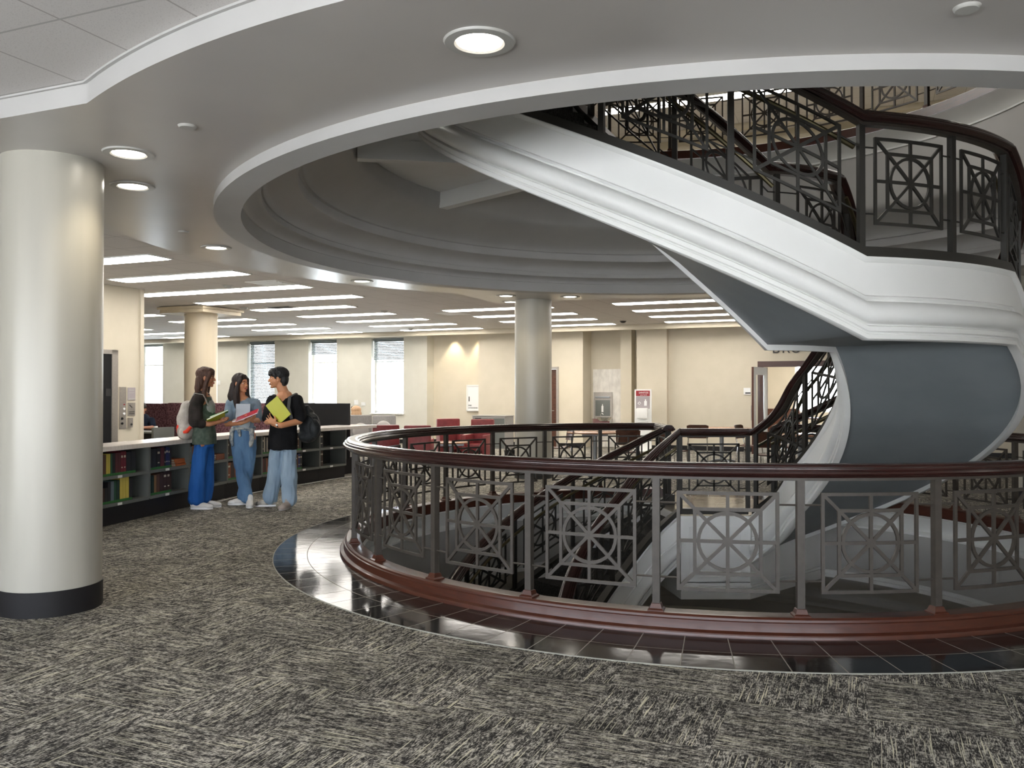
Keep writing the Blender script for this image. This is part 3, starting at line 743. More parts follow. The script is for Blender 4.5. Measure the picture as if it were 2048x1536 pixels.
# landings bridging the well to the stairs
def landing(rot, dz, k, root):
    def P(x, y, z=0.0):        # local frame: L2 landing coordinates turned about the centre
        v = Matrix.Rotation(math.radians(rot), 3, 'Z') @ Vector((x-CX, y-CY, 0)); return Vector((CX+v.x, CY+v.y, z+dz))
    ring = [PL(t+rot, 3.50) for t in ths(50.9, 93, 10)]
    poly = [P(2.04,10.37), P(2.88,10.37)]+[Vector((p.x,p.y,dz)) for p in ring]
    mb = MB(); mb.prism([(p.x,p.y) for p in poly], dz-.80, dz+.004)
    loop = [P(2.04,10.37), P(2.88,10.37), Vector((ring[0].x,ring[0].y,0)), Vector((ring[-1].x,ring[-1].y,0))]
    for p, q in ((loop[0],loop[1]),(loop[1],loop[2]),(loop[3],loop[0])):
        d = (q-p); d.z = 0; d.normalize(); N = Vector((-d.y,d.x,0))*.13
        mb.prism([(p.x,p.y),(q.x,q.y),(q.x+N.x,q.y+N.y),(p.x+N.x,p.y+N.y)], dz-1.0, dz-.79)
    struct(mb.build('landing_box', 'stringer', smooth=0)).name = 'trim_%d' % (21+k*5)
    mb = MB(); mb.prism([(p.x,p.y) for p in [P(2.04,10.38),P(2.87,10.38)]+[Vector((q.x,q.y,0)) for q in [PL(t+rot,3.46) for t in ths(52,92,10)]]], dz+.003, dz+.012)
    struct(mb.build('floor', 'landing_tile', smooth=0))
    # mouldings round the foot of the box and a raised panel on its front
    mb = MB()
    edge = [P(2.04,10.37), P(2.88,10.37), Vector((ring[0].x,ring[0].y,dz))]
    def mould(z0, z1, off):
        n1 = (P(0,0)-P(0,1)).normalized(); n1.z = 0
        d2 = (edge[2]-edge[1]).normalized(); n2 = Vector((d2.y,-d2.x,0))
        e = [edge[0]+n1*off, edge[1]+(n1+n2).normalized()*off*1.05, edge[2]+n2*off]
        mb.prism([(v.x,v.y) for v in [edge[0],e[0],e[1],e[2],edge[2],edge[1]]], dz+z0, dz+z1)
    mould(-.86,-.83,.02); mould(-.90,-.865,.032); mould(-.05,-.02,.015)
    struct(mb.build('trim_%d' % (22+k*5), 'stringer', smooth=0))
    if k == 0:
        mb = MB()
        for x0,x1,z0,z1 in ((2.14,2.78,-.14,-.125),(2.14,2.78,-.74,-.725),(2.14,2.155,-.74,-.125),(2.765,2.78,-.74,-.125),(2.20,2.72,-.33,-.32)): mb.box(((x0+x1)/2,10.367,(z0+z1)/2),(x1-x0,.012,z1-z0))
        struct(mb.build('trim_%d' % (23+k*5), 'stringer', smooth=0))
    # short guard rails: along the landing edge and back to the ring
    def straight(p, q, panel=True, strip=True):
        d = (q-p); L = d.length; d.normalize(); N = Vector((d.y,-d.x,0))
        up = Vector((0,0,1))
        mb = MB(); mb.sweep([(p+up*.978, N),(q+up*.978, N)], RAILP); mb.build('handrail', 'wood', root, world=True)
        mb = MB(); mb.sweep([(p+up*.978, N),(q+up*.978, N)], CHANP); mb.build('rail_channel', 'metal_dark', root, world=True)
        if strip: mb = MB(); mb.sweep([(p+up*.09, N),(q+up*.09, N)], [(-.06,-.066),(.03,-.066),(.03,.004),(-.06,.004)]); mb.build('base_strip', 'metal_dark', root, world=True)
        for e in (p, q):
            mb = MB(); mb.box((e.x, e.y, dz+.53), (.048,.048,.90), math.atan2(d.y,d.x)); mb.build('post', 'metal_dark', root, smooth=0, world=True)
        if panel:
            mb = MB(); m = (p+q)/2
            F = lambda s, t, n: Vector((m.x, m.y, dz+t))+d*s+N*n
            hs = min(1.0, (L-.18)/.62); add_panel(mb, F, hs=hs); add_ties(mb, F, -L/2, -.30*hs); add_ties(mb, F, .30*hs, L/2)
            mb.build('grille_panel', 'metal_dark', root, world=True)
    straight(P(2.04,10.40), P(2.86,10.40))
    straight(P(2.10,11.46), P(2.09,12.32), True, False)
    a = PL(58.0+rot, 2.83); b = PL(57.4+rot, 3.52); straight(Vector((a.x,a.y,dz)), Vector((b.x,b.y,dz)), False, False)
    mb = MB(); c = P(2.10,11.46); mb.box((c.x,c.y,dz+.07),(.13,.13,.14),math.radians(rot)); mb.build('newel_base', 'metal_dark', root, smooth=0, world=True)
M['landing_tile'] = noisy(mat('landing_tile', (.4,.36,.28), .12), (.34,.31,.25), (.44,.40,.32), 5.0, 5)
landing(0.0, 0.0, 0, railing2); landing(91.5, Z3, 1, railing3)
# ------------------------------------------------------------------ columns and ceiling fittings
def column(p, z1, m, label, basem='base_black', cap=False, zb=.17):
    root = thing('round_column', label, 'column', Vector((p.x,p.y,0)))
    mb = MB(); mb.cyl(p, .326, 0, z1, 72); mb.build('shaft', m, root, world=True)
    mb = MB(); mb.cyl(p, .332, 0, zb, 72); tag(mb.build('column_base', basem, root, world=True), 'dark rubber base band')
    if cap:
        mb = MB(); c = Vector((p.x,p.y,z1-.05)); mb.box(c, (1.12,1.12,.13), ROT); mb.box(c+Vector((0,0,.03)), (1.2,1.2,.05), ROT); tag(mb.build('capital', m, root, smooth=0, world=True), 'square slab capital')
    return root
column(Vector((-3.23,6.01,0)), ZS+.02, 'column', 'big round cream column in the near left foreground')
column(Vector((.375,15.1,0)), ZS+.02, 'column', 'round pale column standing just beyond the balcony opening', 'darkgrey', zb=.13)
column(Vector((-6.43,17.7,0)), ZC-.02, 'column_warm', 'round beige column with a square slab capital behind the three students', cap=True)
for k, (a, b, lab) in enumerate(((3.8,-4.6,'at the near right shoulder of the opening'),(3.8,5.0,'at the far right shoulder of the opening'))):
    column(W(a,b), ZS+.02, 'column', 'round cream column %s' % lab)

def downlight(p, label, power=18, r=.105):
    root = thing('recessed_downlight', label, 'ceiling light', p, 0, 'recessed downlights in the plaster soffit')
    mb = MB(); mb.revolve([(r,-.004),(r+.012,-.012),(r+.055,-.010),(r+.062,0),(r+.062,.004)], 0, 360, 40, c=(0,0,0)); mb.build('trim_ring', 'trim', root)
    mb = MB(); mb.revolve([(.001,-.003),(r*.6,-.004),(r,-.005),(r+.005,-.002)], 0, 360, 40, c=(0,0,0)); mb.build('lens', 'lens', root)
    d = bpy.data.lights.new('downlight', 'SPOT'); d.energy = power; d.color = (1,.88,.68); d.spot_size = math.radians(115); d.spot_blend = .8; d.shadow_soft_size = .08
    o = bpy.data.objects.new('downlight_lamp', d); COL.objects.link(o); o.location = Vector(p)+Vector((0,0,-.03))
    return root
dl = [((-.15,3.93),'large recessed downlight overhead at the top of the view'),((-2.59,5.77),'upper of the two downlights right of the near column'),
      ((-2.97,6.69),'lower of the two downlights right of the near column'),((-3.30,9.54),'small downlight in the soffit left of the opening'),
      ((-2.18,12.42),'downlight in the far left part of the round soffit'),((.98,14.43),'downlight just right of the top of the far column'),
      ((-.10,14.3),'downlight just left of the top of the far column'),((-.02,15.25),'small downlight behind the top of the far column')]
for (x, y), lab in dl: downlight(Vector((x,y,ZS)), lab, 32)
for x, y, lab in ((-1.97,5.18,'round white cover disc on the soffit above the near downlights'),(-3.3,8.59,'small dark rimmed disc on the soffit, left of the opening'),(1.91,3.58,'round white cover disc at the top right of the soffit')):
    mb = MB(); mb.revolve([(0.001,-.014),(.045,-.014),(.052,-.008),(.055,0)], 0, 360, 32, c=(x,y,ZS))
    tag(mb.build('sprinkler_cover', 'trim'), lab, 'sprinkler cover')
# 2 x 4 troffers in rows
def troffer0():
    root = thing('ceiling_troffer', 'x', 'ceiling light')
    mb = MB(); 
    for c, s in (((0,.205,0),(1.21,.02,.02)),((0,-.205,0),(1.21,.02,.02)),((.60,0,0),(.02,.42,.02)),((-.60,0,0),(.02,.42,.02))): mb.box(c, s)
    mb.build('troffer_frame', 'white', root, smooth=0)
    mb = MB(); poly = []
    for cx_, cy_, a0 in ((.515,.115,0),(-.515,.115,90),(-.515,-.115,180),(.515,-.115,270)):
        for i in range(5): a = math.radians(a0+90*i/4); poly.append((cx_+.08*math.cos(a), cy_+.08*math.sin(a)))
    mb.prism(poly, -.012, .0); mb.build('diffuser', 'troffer', root, smooth=0)
    return root
t0 = troffer0(); first = True
rows = {-.5:(-7.36,-8.56), 1.05:(-7.36,-8.56), 2.7:(-7.45,-8.65,-9.85), 4.25:(-7.45,-8.65,-9.85), 5.75:(-8.56,-9.76,-13.6), 7.4:(-8.6,-9.8,-6.1,-4.9,-2.4,-1.2,-13.6,-12.4,-17.2),
        8.95:(-8.6,-9.8,-6.1,-4.9,-2.4,-1.2,-13.6,-12.4,-17.2,-18.4), 10.45:(-8.6,-9.8,-6.1,-4.9,-2.4,-1.2,-13.6,-12.4,-17.2,-18.4,-21.2), 12.05:(-8.6,-9.8,-6.1,-4.9,-2.4,-1.2,-13.6,-12.4,-17.2,-18.4,-21.2)}
names = ['first','second','third','fourth','fifth','sixth','seventh','eighth','ninth']
def block(a):
    if a > -3: return 'right of the far column'
    if a > -7: return 'over the far column'
    if a > -10.5: return 'left of the far column'
    return 'by the far left windows'
nrow = 0
for b, al in rows.items():
    nrow += 1
    for a in al:
        o = t0 if first else copy_tree(t0); first = False
        o.location = W(a, b, ZC-.004); o.rotation_euler = (0,0,ROT)
        near_ = [x for x in al if block(x) == block(a)]; side = '' if len(near_) == 1 else ('right panel' if a == max(near_) else ('left panel' if a == min(near_) else 'middle panel'))
        tag(o, 'long ceiling light, row %s, %s, %s' % (names[nrow-1], side or 'single', block(a)), 'ceiling light', 'rows of long ceiling lights')
for b in (7.4, 8.95, 10.45, 4.5):
    for a in (-3.6,-2.4,-1.2,0,1.2,2.4,3.6):
        if b == 4.5 and abs(a) > 2: continue
        o = copy_tree(t0); o.location = W(a, b, Z3+ZC-.004)
        tag(o, 'ceiling light on the floor above, seen through the upper stair grilles', 'ceiling light', 'ceiling lights of the floor above')
for k, (a, b) in enumerate(((-6.2,1.2),(-5.0,1.2),(-6.2,2.8),(-5.0,2.8),(-6.2,4.4),(-5.0,4.4))):  # unseen fixtures and area lamps, added to brighten the right well wall
    o = copy_tree(t0); o.location = W(a, b, Z3+ZC-.004); tag(o, 'unseen ceiling light added on the floor above to brighten the well wall', 'ceiling light', 'unseen lights added to brighten the well wall')
    area('well_fill_lamp', W(a, b, Z3+ZC-.03), (0,0,ROT), 1.1, .5, 75, (1,.97,.92))
for a, b in ((-5.6,2.0),(-5.6,-2.0),(5.6,2.0),(5.6,-2.0),(0.0,6.2),(3.0,6.2),(-6.8,0),(6.8,0)):  # unseen fixtures added to lift the dark void under the opening
    o = copy_tree(t0); o.location = W(a, b, -1.604); tag(o, 'unseen ceiling light added in the storey below to brighten the void', 'ceiling light', 'unseen lights added in the storey below')
for a, b in ((0,-9),(5,-9),(7.5,-3),(7.5,1),(7.5,5),(7.5,9)):      # rows behind and beside the camera
    o = copy_tree(t0); o.location = W(a, b, ZC-.004); tag(o, 'ceiling light of the near half of the hall, outside the picture', 'ceiling light', 'ceiling lights outside the picture')
for k, (x, y, lab) in enumerate(((-3.81,13.61,'square bright air diffuser between two rows of ceiling lights'),(-4.65,17.54,'dark square air grille left of the far column'),(-1.31,18.87,'pale square return grille beside the far column lights'))):
    root = thing('air_vent', lab, 'air vent', (x,y,ZC-.002), ROT)
    mb = MB(); mb.box((0,0,0),(.60,.60,.012)); mb.build('vent_plate', 'steel' if k == 1 else 'white', root, smooth=0)
    mb = MB(); [mb.box((0,-.21+.07*i,-.012),(.5,.03,.008)) for i in range(7)]; mb.build('louvre', 'darkgrey' if k == 1 else 'white', root, smooth=0)
for i, (u_, v_, lab) in enumerate(((-8.02,2.2,'small speaker dome near the first lit row'),(-10.2,5.2,'small smoke detector near the beige column'),(-7.9,6.9,'small smoke detector over the middle lights'),(-9.0,-.2,'dark speaker dome beside the near column'),(-3.9,11.4,'dark smoke detector in front of the far wall'),(-9.9,11.6,'smoke detector near the far wall above a window'))):
    p = W(u_, v_, ZC-.002); mb = MB(); mb.revolve([(.001,-.05),(.03,-.05),(.06,-.035),(.07,-.01),(.09,-.006),(.09,0)], 0, 360, 24, c=tuple(p)); tag(mb.build('smoke_detector', 'darkgrey' if i in (3,4) else 'trim'), lab, 'smoke detector')
# wall washers over the recessed bay
for a in (-9.55, -8.72):
    d = bpy.data.lights.new('wall_washer', 'SPOT'); d.energy = 55; d.color = (1,.85,.6); d.spot_size = math.radians(80); d.spot_blend = .6; d.shadow_soft_size = .05
    o = bpy.data.objects.new('wall_washer', d); COL.objects.link(o); o.location = W(a, 13.42, 3.2)
for a, e in ((-6.8,30),(-5.8,40)):
    d = bpy.data.lights.new('wall_washer', 'SPOT'); d.energy = e; d.color = (1,.87,.62); d.spot_size = math.radians(110); d.spot_blend = .8; d.shadow_soft_size = .1
    o = bpy.data.objects.new('wall_washer', d); COL.objects.link(o); o.location = W(a, 12.2, 3.2)
# ------------------------------------------------------------------ furniture
def at(u, d, z=0.0): return Vector(((u-1024)/1712.8*d, d, z))
# low curved run of bookcases under one white worktop
SH = [(-3.9,-6.0),(-3.0,-6.05),(-2.0,-6.22),(-1.0,-6.42),(-.15,-6.60),(.8,-6.80),(1.7,-6.92),(2.5,-6.97),(3.25,-6.96),(4.0,-6.93),(4.75,-6.88)]
def sh_a(b):
    for (b0,a0),(b1,a1) in zip(SH[:-1],SH[1:]):
        if b0 <= b <= b1: return a0+(a1-a0)*(b-b0)/(b1-b0)
    return SH[0][1] if b < SH[0][0] else SH[-1][1]
BB = [-3.9,-2.9,-1.95,-1.0,-.15,.8,1.7,2.5,3.25,4.0]
UN = []
ords = ['first','second','third','fourth','fifth','sixth','seventh','eighth','ninth']
for k in range(len(BB)-1):
    p = W(sh_a(BB[k]), BB[k]); q = W(sh_a(BB[k+1]), BB[k+1]); d = q-p; L = d.length; ang = math.atan2(d.y, d.x)
    # local x along the front, local y to the back (away from the ring)
    desc = {1:'behind the near column',2:'holding yellow and dark red volumes nearest the column',3:'with dark volumes left of the girl in blue trousers',4:'behind the girl in blue trousers',5:'behind the girl in jeans',6:'between the girl in jeans and the man',7:'behind the man with the dark backpack',8:'with a single dark book, right of the man',0:'hidden behind the near column'}[k]
    root = thing('low_bookcase', 'open grey low bookcase %s' % desc, 'bookcase', p, ang, 'low bookcases under the white worktop')
    root['label'] = 'open grey low bookcase %s' % desc
    D = .36
    mb = MB(); mb.box((L/2,.03+D/2,.11),(L,D-.02,.22)); mb.build('plinth', 'base_black', root, smooth=0)
    for x in (.010, L-.010):
        mb = MB(); mb.box((x, D/2, (.22+.845)/2),(.018,D,.625)); mb.build('side_panel', 'shelfgrey', root, smooth=0)
    mb = MB(); mb.box((L/2,D-.01,.53),(L,.02,.63)); mb.build('back_panel', 'darkgrey', root, smooth=0)
    for z in (.235, .545):
        mb = MB(); mb.box((L/2,D/2+.0,z),(L-.04,D-.03,.022)); mb.box((L/2,.006,z-.006),(L-.02,.014,.036)); s = mb.build('shelf', 'shelfgrey', root, smooth=0)
        mb = MB(); mb.box((L*.42,-.004,z-.006),(.075,.006,.028)); tag(mb.build('label_holder', 'white', s, smooth=0), 'small white label holder')
    UN.append((root, p, ang, L))
mb = MB(); n = 44; vs = []; 
prof = [(-.05,.845),(-.05,.893),(-.045,.90),(.42,.90),(.42,.845)]
fr = []
for i in range(n+1):
    b = -3.9+(4.85+3.9)*i/n; a = sh_a(b); a2 = sh_a(min(b+.05,4.75)); a1 = sh_a(b-.05); t = (W(a2,b+.05)-W(a1,b-.05)).normalized(); N = Vector((-t.y,t.x,0))
    fr.append((W(a,b), N*1.0))
wt = MB()
vs = []
for i,(P,N) in enumerate(fr):
    w = .42+.16*smooth01((i/n-.72)/.28)
    for q,(x,z) in enumerate(prof): vs.append(P+N*(w if x > .1 else x)+Vector((0,0,z)))
wt._skin([v for v in vs], n, 5, True, False, True, 0)
tag(wt.build('worktop', 'counter', smooth=30), 'long curving white worktop on the row of low bookcases', 'worktop')

# books, each its own object
BC = {}
def bookmat(c):
    if c not in BC: BC[c] = mat('book_cover', c, .5)
    return BC[c]
M['pages'] = mat('book_pages', (.6,.55,.44), .8); M['greentape'] = mat('green_spine_tape', (.03,.16,.035), .5)
cols = dict(brown=(.10,.045,.025), yellow=(.62,.50,.09), green=(.02,.08,.04), black=(.012,.012,.015), maroon=(.09,.018,.022), red=(.17,.012,.025), navy=(.015,.025,.11), orange=(.52,.13,.03),
    greyblue=(.12,.16,.19), tan=(.28,.16,.07), dkbrown=(.045,.02,.015), blue=(.10,.22,.32), white=(.5,.45,.38), dkgreen=(.008,.03,.02), rust=(.24,.07,.03))
BK = {}
def book_mesh(th, h, d, c, tape, lab):
    key = (round(th,3), round(h,3), round(d,2), c, tape, lab)
    if key in BK: return BK[key]
    mb = MB(); mb.box((0, .004, h/2), (th, .008, h), mi=0); mb.box((-th/2+.0015, d/2, h/2), (.003, d, h), mi=0); mb.box((th/2-.0015, d/2, h/2), (.003, d, h), mi=0)
    mb.box((0, d/2, h/2), (th-.006, d-.012, h-.012), mi=1)
    if tape: mb.box((0, -.0007, .014), (th+.001, .002, .026), mi=2)
    if lab:
        mb.box((0, -.0007, h*.78), (th*.6, .002, h*.10), mi=1); mb.box((0,-.0007,h*.30),(th*.45,.002,h*.05), mi=1)
    o = mb.build('book', [bookmat(cols[c]), 'pages', 'greentape'], smooth=0, fix=False); me = o.data; bpy.data.objects.remove(o); BK[key] = me; return me
def put_book(u, x, shelf, th, h, c, where, tape=True, lab=False, lying=False, zo=0.0, tilt=0.0, group=None, y=.03):
    root, p, ang, L = UN[u]
    z0 = (.247, .557)[shelf]+zo
    me = book_mesh(th, h, .19, c, tape, lab)
    o = bpy.data.objects.new('book', me); COL.objects.link(o)
    Rz = Matrix.Rotation(ang, 4, 'Z')
    loc = Matrix.Translation(p) @ Rz @ Matrix.Translation((x, y, z0))
    if lying: loc = loc @ Matrix.Rotation(PI/2, 4, 'Y') @ Matrix.Translation((-th/2, 0, 0))
    elif tilt: loc = loc @ Matrix.Rotation(tilt, 4, 'Y')
    o.matrix_world = loc
    names = dict(dkbrown='dark brown', dkgreen='dark green', greyblue='grey-blue')
    tag(o, where, 'book', group)
    return o
def row(u, shelf, x0, items, place, tape=True):
    x = x0; cnt = {}
    names = dict(dkbrown='dark brown', dkgreen='dark green', greyblue='grey-blue')
    tot = {}
    for it in items: tot[it[0]] = tot.get(it[0], 0)+1
    for it in items:
        c, th, h = it[0], it[1], it[2]; lab = len(it) > 3
        cnt[c] = cnt.get(c, 0)+1
        cn = names.get(c, c); 
        pos = '' if tot[c] == 1 else (ords[cnt[c]-1]+' from left ')
        put_book(u, x+th/2, shelf, th-.002, h, c, '%s book, %s%s shelf %s' % (cn, (pos+'of its colour, ') if pos else '', ('lower','upper')[shelf], place), tape, lab, group='books on the %s shelf %s' % (('lower','upper')[shelf], place))
        x += th
    return x
row(2, 1, .16, [('brown',.05,.245),('yellow',.038,.25),('yellow',.035,.25),('green',.04,.25),('black',.045,.25),('maroon',.05,.25),('maroon',.045,.25),('red',.05,.26,1),('red',.05,.26,1),('black',.09,.25),('black',.09,.255)], 'nearest the column')
row(3, 1, .03, [('black',.08,.25),('black',.08,.25),('black',.075,.255,1),('maroon',.085,.26),('black',.03,.25,1),('navy',.05,.26,1),('navy',.04,.25,1),('black',.035,.24)], 'left of the blue trousers')
for i in range(3): put_book(3, .62, 1, .028, .24, 'orange', ('bottom','middle','top')[i]+' orange book of the flat pile beside the blue trousers', False, lying=True, zo=.029*i, group='flat orange books', y=.04+.01*i)
row(2, 0, .10, [('dkgreen',.05,.20),('dkbrown',.04,.18),('black',.05,.18),('black',.05,.24),('greyblue',.06,.245),('green',.04,.25),('dkgreen',.06,.25),('yellow',.055,.27),('yellow',.055,.27),('yellow',.058,.27),('black',.06,.25)], 'nearest the column')
row(3, 0, .03, [('dkgreen',.05,.245),('dkgreen',.055,.24),('tan',.05,.24),('brown',.07,.25),('dkbrown',.07,.26),('dkbrown',.08,.27,1),('dkbrown',.07,.27,1),('dkbrown',.03,.25)], 'left of the blue trousers')
row(4, 1, .03, [('blue',.05,.22,1),('greyblue',.03,.23),('rust',.06,.24),('rust',.05,.23),('brown',.05,.22)], 'behind the blue trousers')
row(4, 0, .03, [('rust',.07,.24,1),('brown',.06,.25),('rust',.06,.22),('dkbrown',.06,.24),('brown',.05,.2),('tan',.05,.2),('rust',.05,.19)], 'behind the blue trousers')
for i in range(3): put_book(4, .72, 1, .026, .22, 'rust', ('bottom','middle','top')[i]+' rust book in the flat pile between the two girls', False, lying=True, zo=.027*i, group='flat rust books')
row(5, 1, .03, [('dkbrown',.06,.25,1),('black',.06,.25),('dkbrown',.06,.24),('brown',.05,.18),('rust',.03,.18)], 'behind the girl in jeans')
row(5, 0, .03, [('rust',.10,.25,1),('dkbrown',.09,.25),('rust',.08,.24)], 'behind the girl in jeans')
for i in range(2): put_book(5, .52, 0, .035, .2, 'orange', ('lower','upper')[i]+' of two flat orange books right of the girl in jeans', False, lying=True, zo=.036*i, group='two flat orange books')
row(6, 1, .05, [('black',.04,.26,1),('white',.03,.26),('black',.04,.25),('white',.03,.25,1),('dkbrown',.05,.25)], 'between jeans girl and man')
row(6, 0, .05, [('maroon',.05,.24),('dkbrown',.05,.25),('rust',.04,.24),('black',.05,.22)], 'between jeans girl and man')
row(7, 1, .05, [('black',.05,.24,1),('white',.02,.2),('black',.05,.24,1),('brown',.05,.24,1),('black',.06,.24)], 'behind the man')
row(7, 0, .05, [('white',.03,.24),('brown',.03,.24),('white',.03,.24),('black',.03,.23,1),('brown',.03,.24),('navy',.05,.25,1),('black',.05,.25,1)], 'behind the man')
row(8, 1, .03, [('black',.10,.25,1)], 'at the right end of the row', False)
row(8, 0, .03, [('black',.045,.26,1),('dkbrown',.045,.26,1)], 'at the right end of the row', False)
mb = MB(); mb.box((0,0,.906),(.21,.28,.004), .3+ROT); mb.box((.01,.01,.909),(.2,.27,.003), .45+ROT)
o = mb.build('papers', 'inkwhite', smooth=0); o.location = W(-7.2,2.75,0); tag(o, 'loose white papers lying on the worktop beside the man', 'papers')
mb = MB(); z = .006
mb.path([W(sh_a(b)+.05+.03*math.sin(b*3), b, z) for b in [-.2+.12*i for i in range(40)]], .007, 6); tag(mb.build('floor_cable', 'trim'), 'thin pale cable lying along the foot of the bookcases', 'cable')

# lounge chairs (local: sitter faces -y)
def armchair(label, m, loc, rz, h=.86, w=.66, group=None, name='tub_chair'):
    root = thing(name, label, 'armchair', loc, rz, group)
    mb = MB(); mb.box((0,.0,.33),(w-.14,.52,.14)); mb.build('seat', m, root, bevel=.03)
    mb = MB(); mb.box((0,.27,(.16+h)/2),(w-.02,.12,h-.16)); mb.build('backrest', m, root, bevel=.035)
    for s in (-1,1):
        mb = MB(); mb.box((s*(w/2-.045),-.02,.38),(.09,.56,.44)); mb.build('arm', m, root, bevel=.03)
    for sx in (-1,1):
        for sy in (-.24,.27):
            mb = MB(); mb.tube((sx*(w/2-.06),sy,.18),(sx*(w/2-.06),sy,0),.018,.012); mb.build('leg', 'black', root)
    return root
def face_cam(p): return math.atan2(p.y, p.x)-PI/2    # sitter looks to the camera
for lab, u, d, m, h, turn, g in (('dark red tub chair seen from behind, nearest the worktop end',769,16.9,'red',.87,PI+.1,1),('dark red tub chair seen from behind, second from the left',838,16.7,'red',.87,PI-.1,1),
        ('red tub chair facing this way, left of the pair by the wall bay',900,18.8,'red',.92,.15,1),('red tub chair facing this way, beside the grey cabinet',957,18.4,'red',.92,-.35,1),
        ('grey armchair with a pale cushion right of the black screen',724,17.6,'greyfab',1.03,.2,2),('grey armchair with a pale cushion below the window',766,19.0,'greyfab',.98,-.1,2)):
    p = at(u, d); armchair(lab, m, p, face_cam(p)+turn, h, .54, 'red tub chairs' if g == 1 else 'grey armchairs')
    if g == 2:
        mb = MB(); mb.ball((0,.13,.70),(.17,.08,.17),16,10); o = mb.build('cushion', 'pillow'); o.location = p; o.rotation_euler = (0,0,face_cam(p)+turn)
        tag(o, 'pale cushion on the grey armchair %s' % ('nearest the black screen' if u == 724 else 'below the window'), 'cushion', 'pale cushions')
def round_table(label, p, r, h, topm='tabletop'):
    root = thing('round_table', label, 'table', p)
    mb = MB(); mb.revolve([(.001,h-.03),(r-.02,h-.03),(r,h-.02),(r,h-.005),(r-.008,h),(.001,h)],0,360,48,c=(0,0,0)); mb.build('tabletop', topm, root)
    mb = MB(); mb.cyl((0,0),.045,.03,h-.03,20); mb.build('pedestal', 'tablegrey', root)
    mb = MB(); mb.box((0,0,h-.06),(.5,.09,.05)); mb.build('bracket', 'tablegrey', root)
    for a in range(4):
        mb = MB(); t = a*PI/2+.4; mb.path([(0,0,.05),(math.cos(t)*.2,math.sin(t)*.2,.04),(math.cos(t)*.36,math.sin(t)*.36,.015)],[.028,.024,.015],8); mb.build('leg', 'tablegrey', root)
    return root
round_table('low round wooden table between the red tub chairs', at(903,17.4), .36, .50)
round_table('round cherry topped table in front of the drinking fountain', at(1190,16.6), .55, .74)
round_table('round cherry topped table by the far wall, seen over the landing rail', at(1443,18.4), .62, .74)
round_table('round cherry topped table near the open double doors', at(1600,15.6), .55, .74)
def side_chair(label, p, rz, m='chairwood'):
    root = thing('side_chair', label, 'chair', p, rz, 'wooden side chairs with chrome legs')
    mb = MB(); vs = []; n = 8
    for i in range(n+1):
        for j in range(7):
            x = -.21+.42*j/6; y = -.22+.42*i/n; z = .455-.02*math.sin(PI*i/n)+.012*(x/.21)**2-(.03 if i == 0 else 0); vs.append((x,y,z))
    top = [(i*7+j, i*7+j+1, (i+1)*7+j+1, (i+1)*7+j) for i in range(n) for j in range(6)]
    mb.add(vs, top); o = mb.build('seat', m, root); md = o.modifiers.new('solid','SOLIDIFY'); md.thickness = .014
    mb = MB(); vs = []
    for i in range(7):
        for j in range(9):
            x = (-.205+.41*j/8)*(1+.05*i/6); z = .58+.27*i/6; y = .20+.05*i/6+.035*(1-(x/.205)**2); vs.append((x,y,z-(.02 if i == 6 and j in (0,8) else 0)))
    mb.add(vs, [(i*9+j, i*9+j+1, (i+1)*9+j+1, (i+1)*9+j) for i in range(6) for j in range(8)]); o = mb.build('backrest', m, root); md = o.modifiers.new('solid','SOLIDIFY'); md.thickness = .013
    for sx in (-1,1):
        mb = MB(); mb.path([(sx*.2,-.2,0),(sx*.19,-.17,.43)],.011,8); mb.build('leg', 'chrome', root)
        mb = MB(); mb.path([(sx*.2,.24,0),(sx*.19,.18,.43),(sx*.18,.225,.62),(sx*.17,.25,.76)],.011,8); mb.build('leg', 'chrome', root)
    return root
for lab, u, d, t in (('brown wooden chair at the fountain side table, back to the camera',1256,15.2,PI),('brown wooden chair tucked behind the stair newel',1345,15.6,2.2),
    ('brown wooden chair centred over the landing rail',1395,17.4,PI),('brown wooden chair left of the table near the doors',1500,17.0,1.2),
    ('brown wooden chair seen through the rising stair rail',1540,14.4,PI-.2),('brown wooden chair beyond the table near the doors',1588,16.7,.3),('brown wooden chair at the left of the fountain side table',1118,16.4,-1.3)):
    p = at(u, d); side_chair(lab, p, face_cam(p)+t)
# far wall fittings
def onwall(b): return lambda a, z, off=0.0: W(a, b-off, z)
root = thing('grey_cabinet', 'low grey cabinet with a dark slot, beside the far column', 'cabinet', W(-7.75,12.3,0), ROT)
mb = MB(); mb.box((0,0,.43),(.95,.6,.86)); mb.build('carcass', 'greyfab', root, smooth=0, bevel=.004)
mb = MB(); mb.box((-.22,-.305,.42),(.46,.015,.78)); mb.box((.24,-.305,.42),(.44,.015,.78)); mb.build('door', 'shelfgrey', root, smooth=0)
mb = MB(); mb.box((-.3,-.315,.79),(.18,.01,.05)); mb.build('slot', 'black', root, smooth=0)
mb = MB(); mb.box((0,0,.875),(.98,.63,.02)); mb.build('cabinet_top', 'pillow', root, smooth=0)
root = thing('waste_bin', 'small black waste bin behind the far column', 'bin', at(1025,16.6)); mb = MB()
mb.revolve([(.001,0),(.13,0),(.16,.36),(.165,.38),(.15,.38),(.12,.02),(.001,.02)],0,360,24,c=(0,0,0)); mb.build('bin_body','black',root)
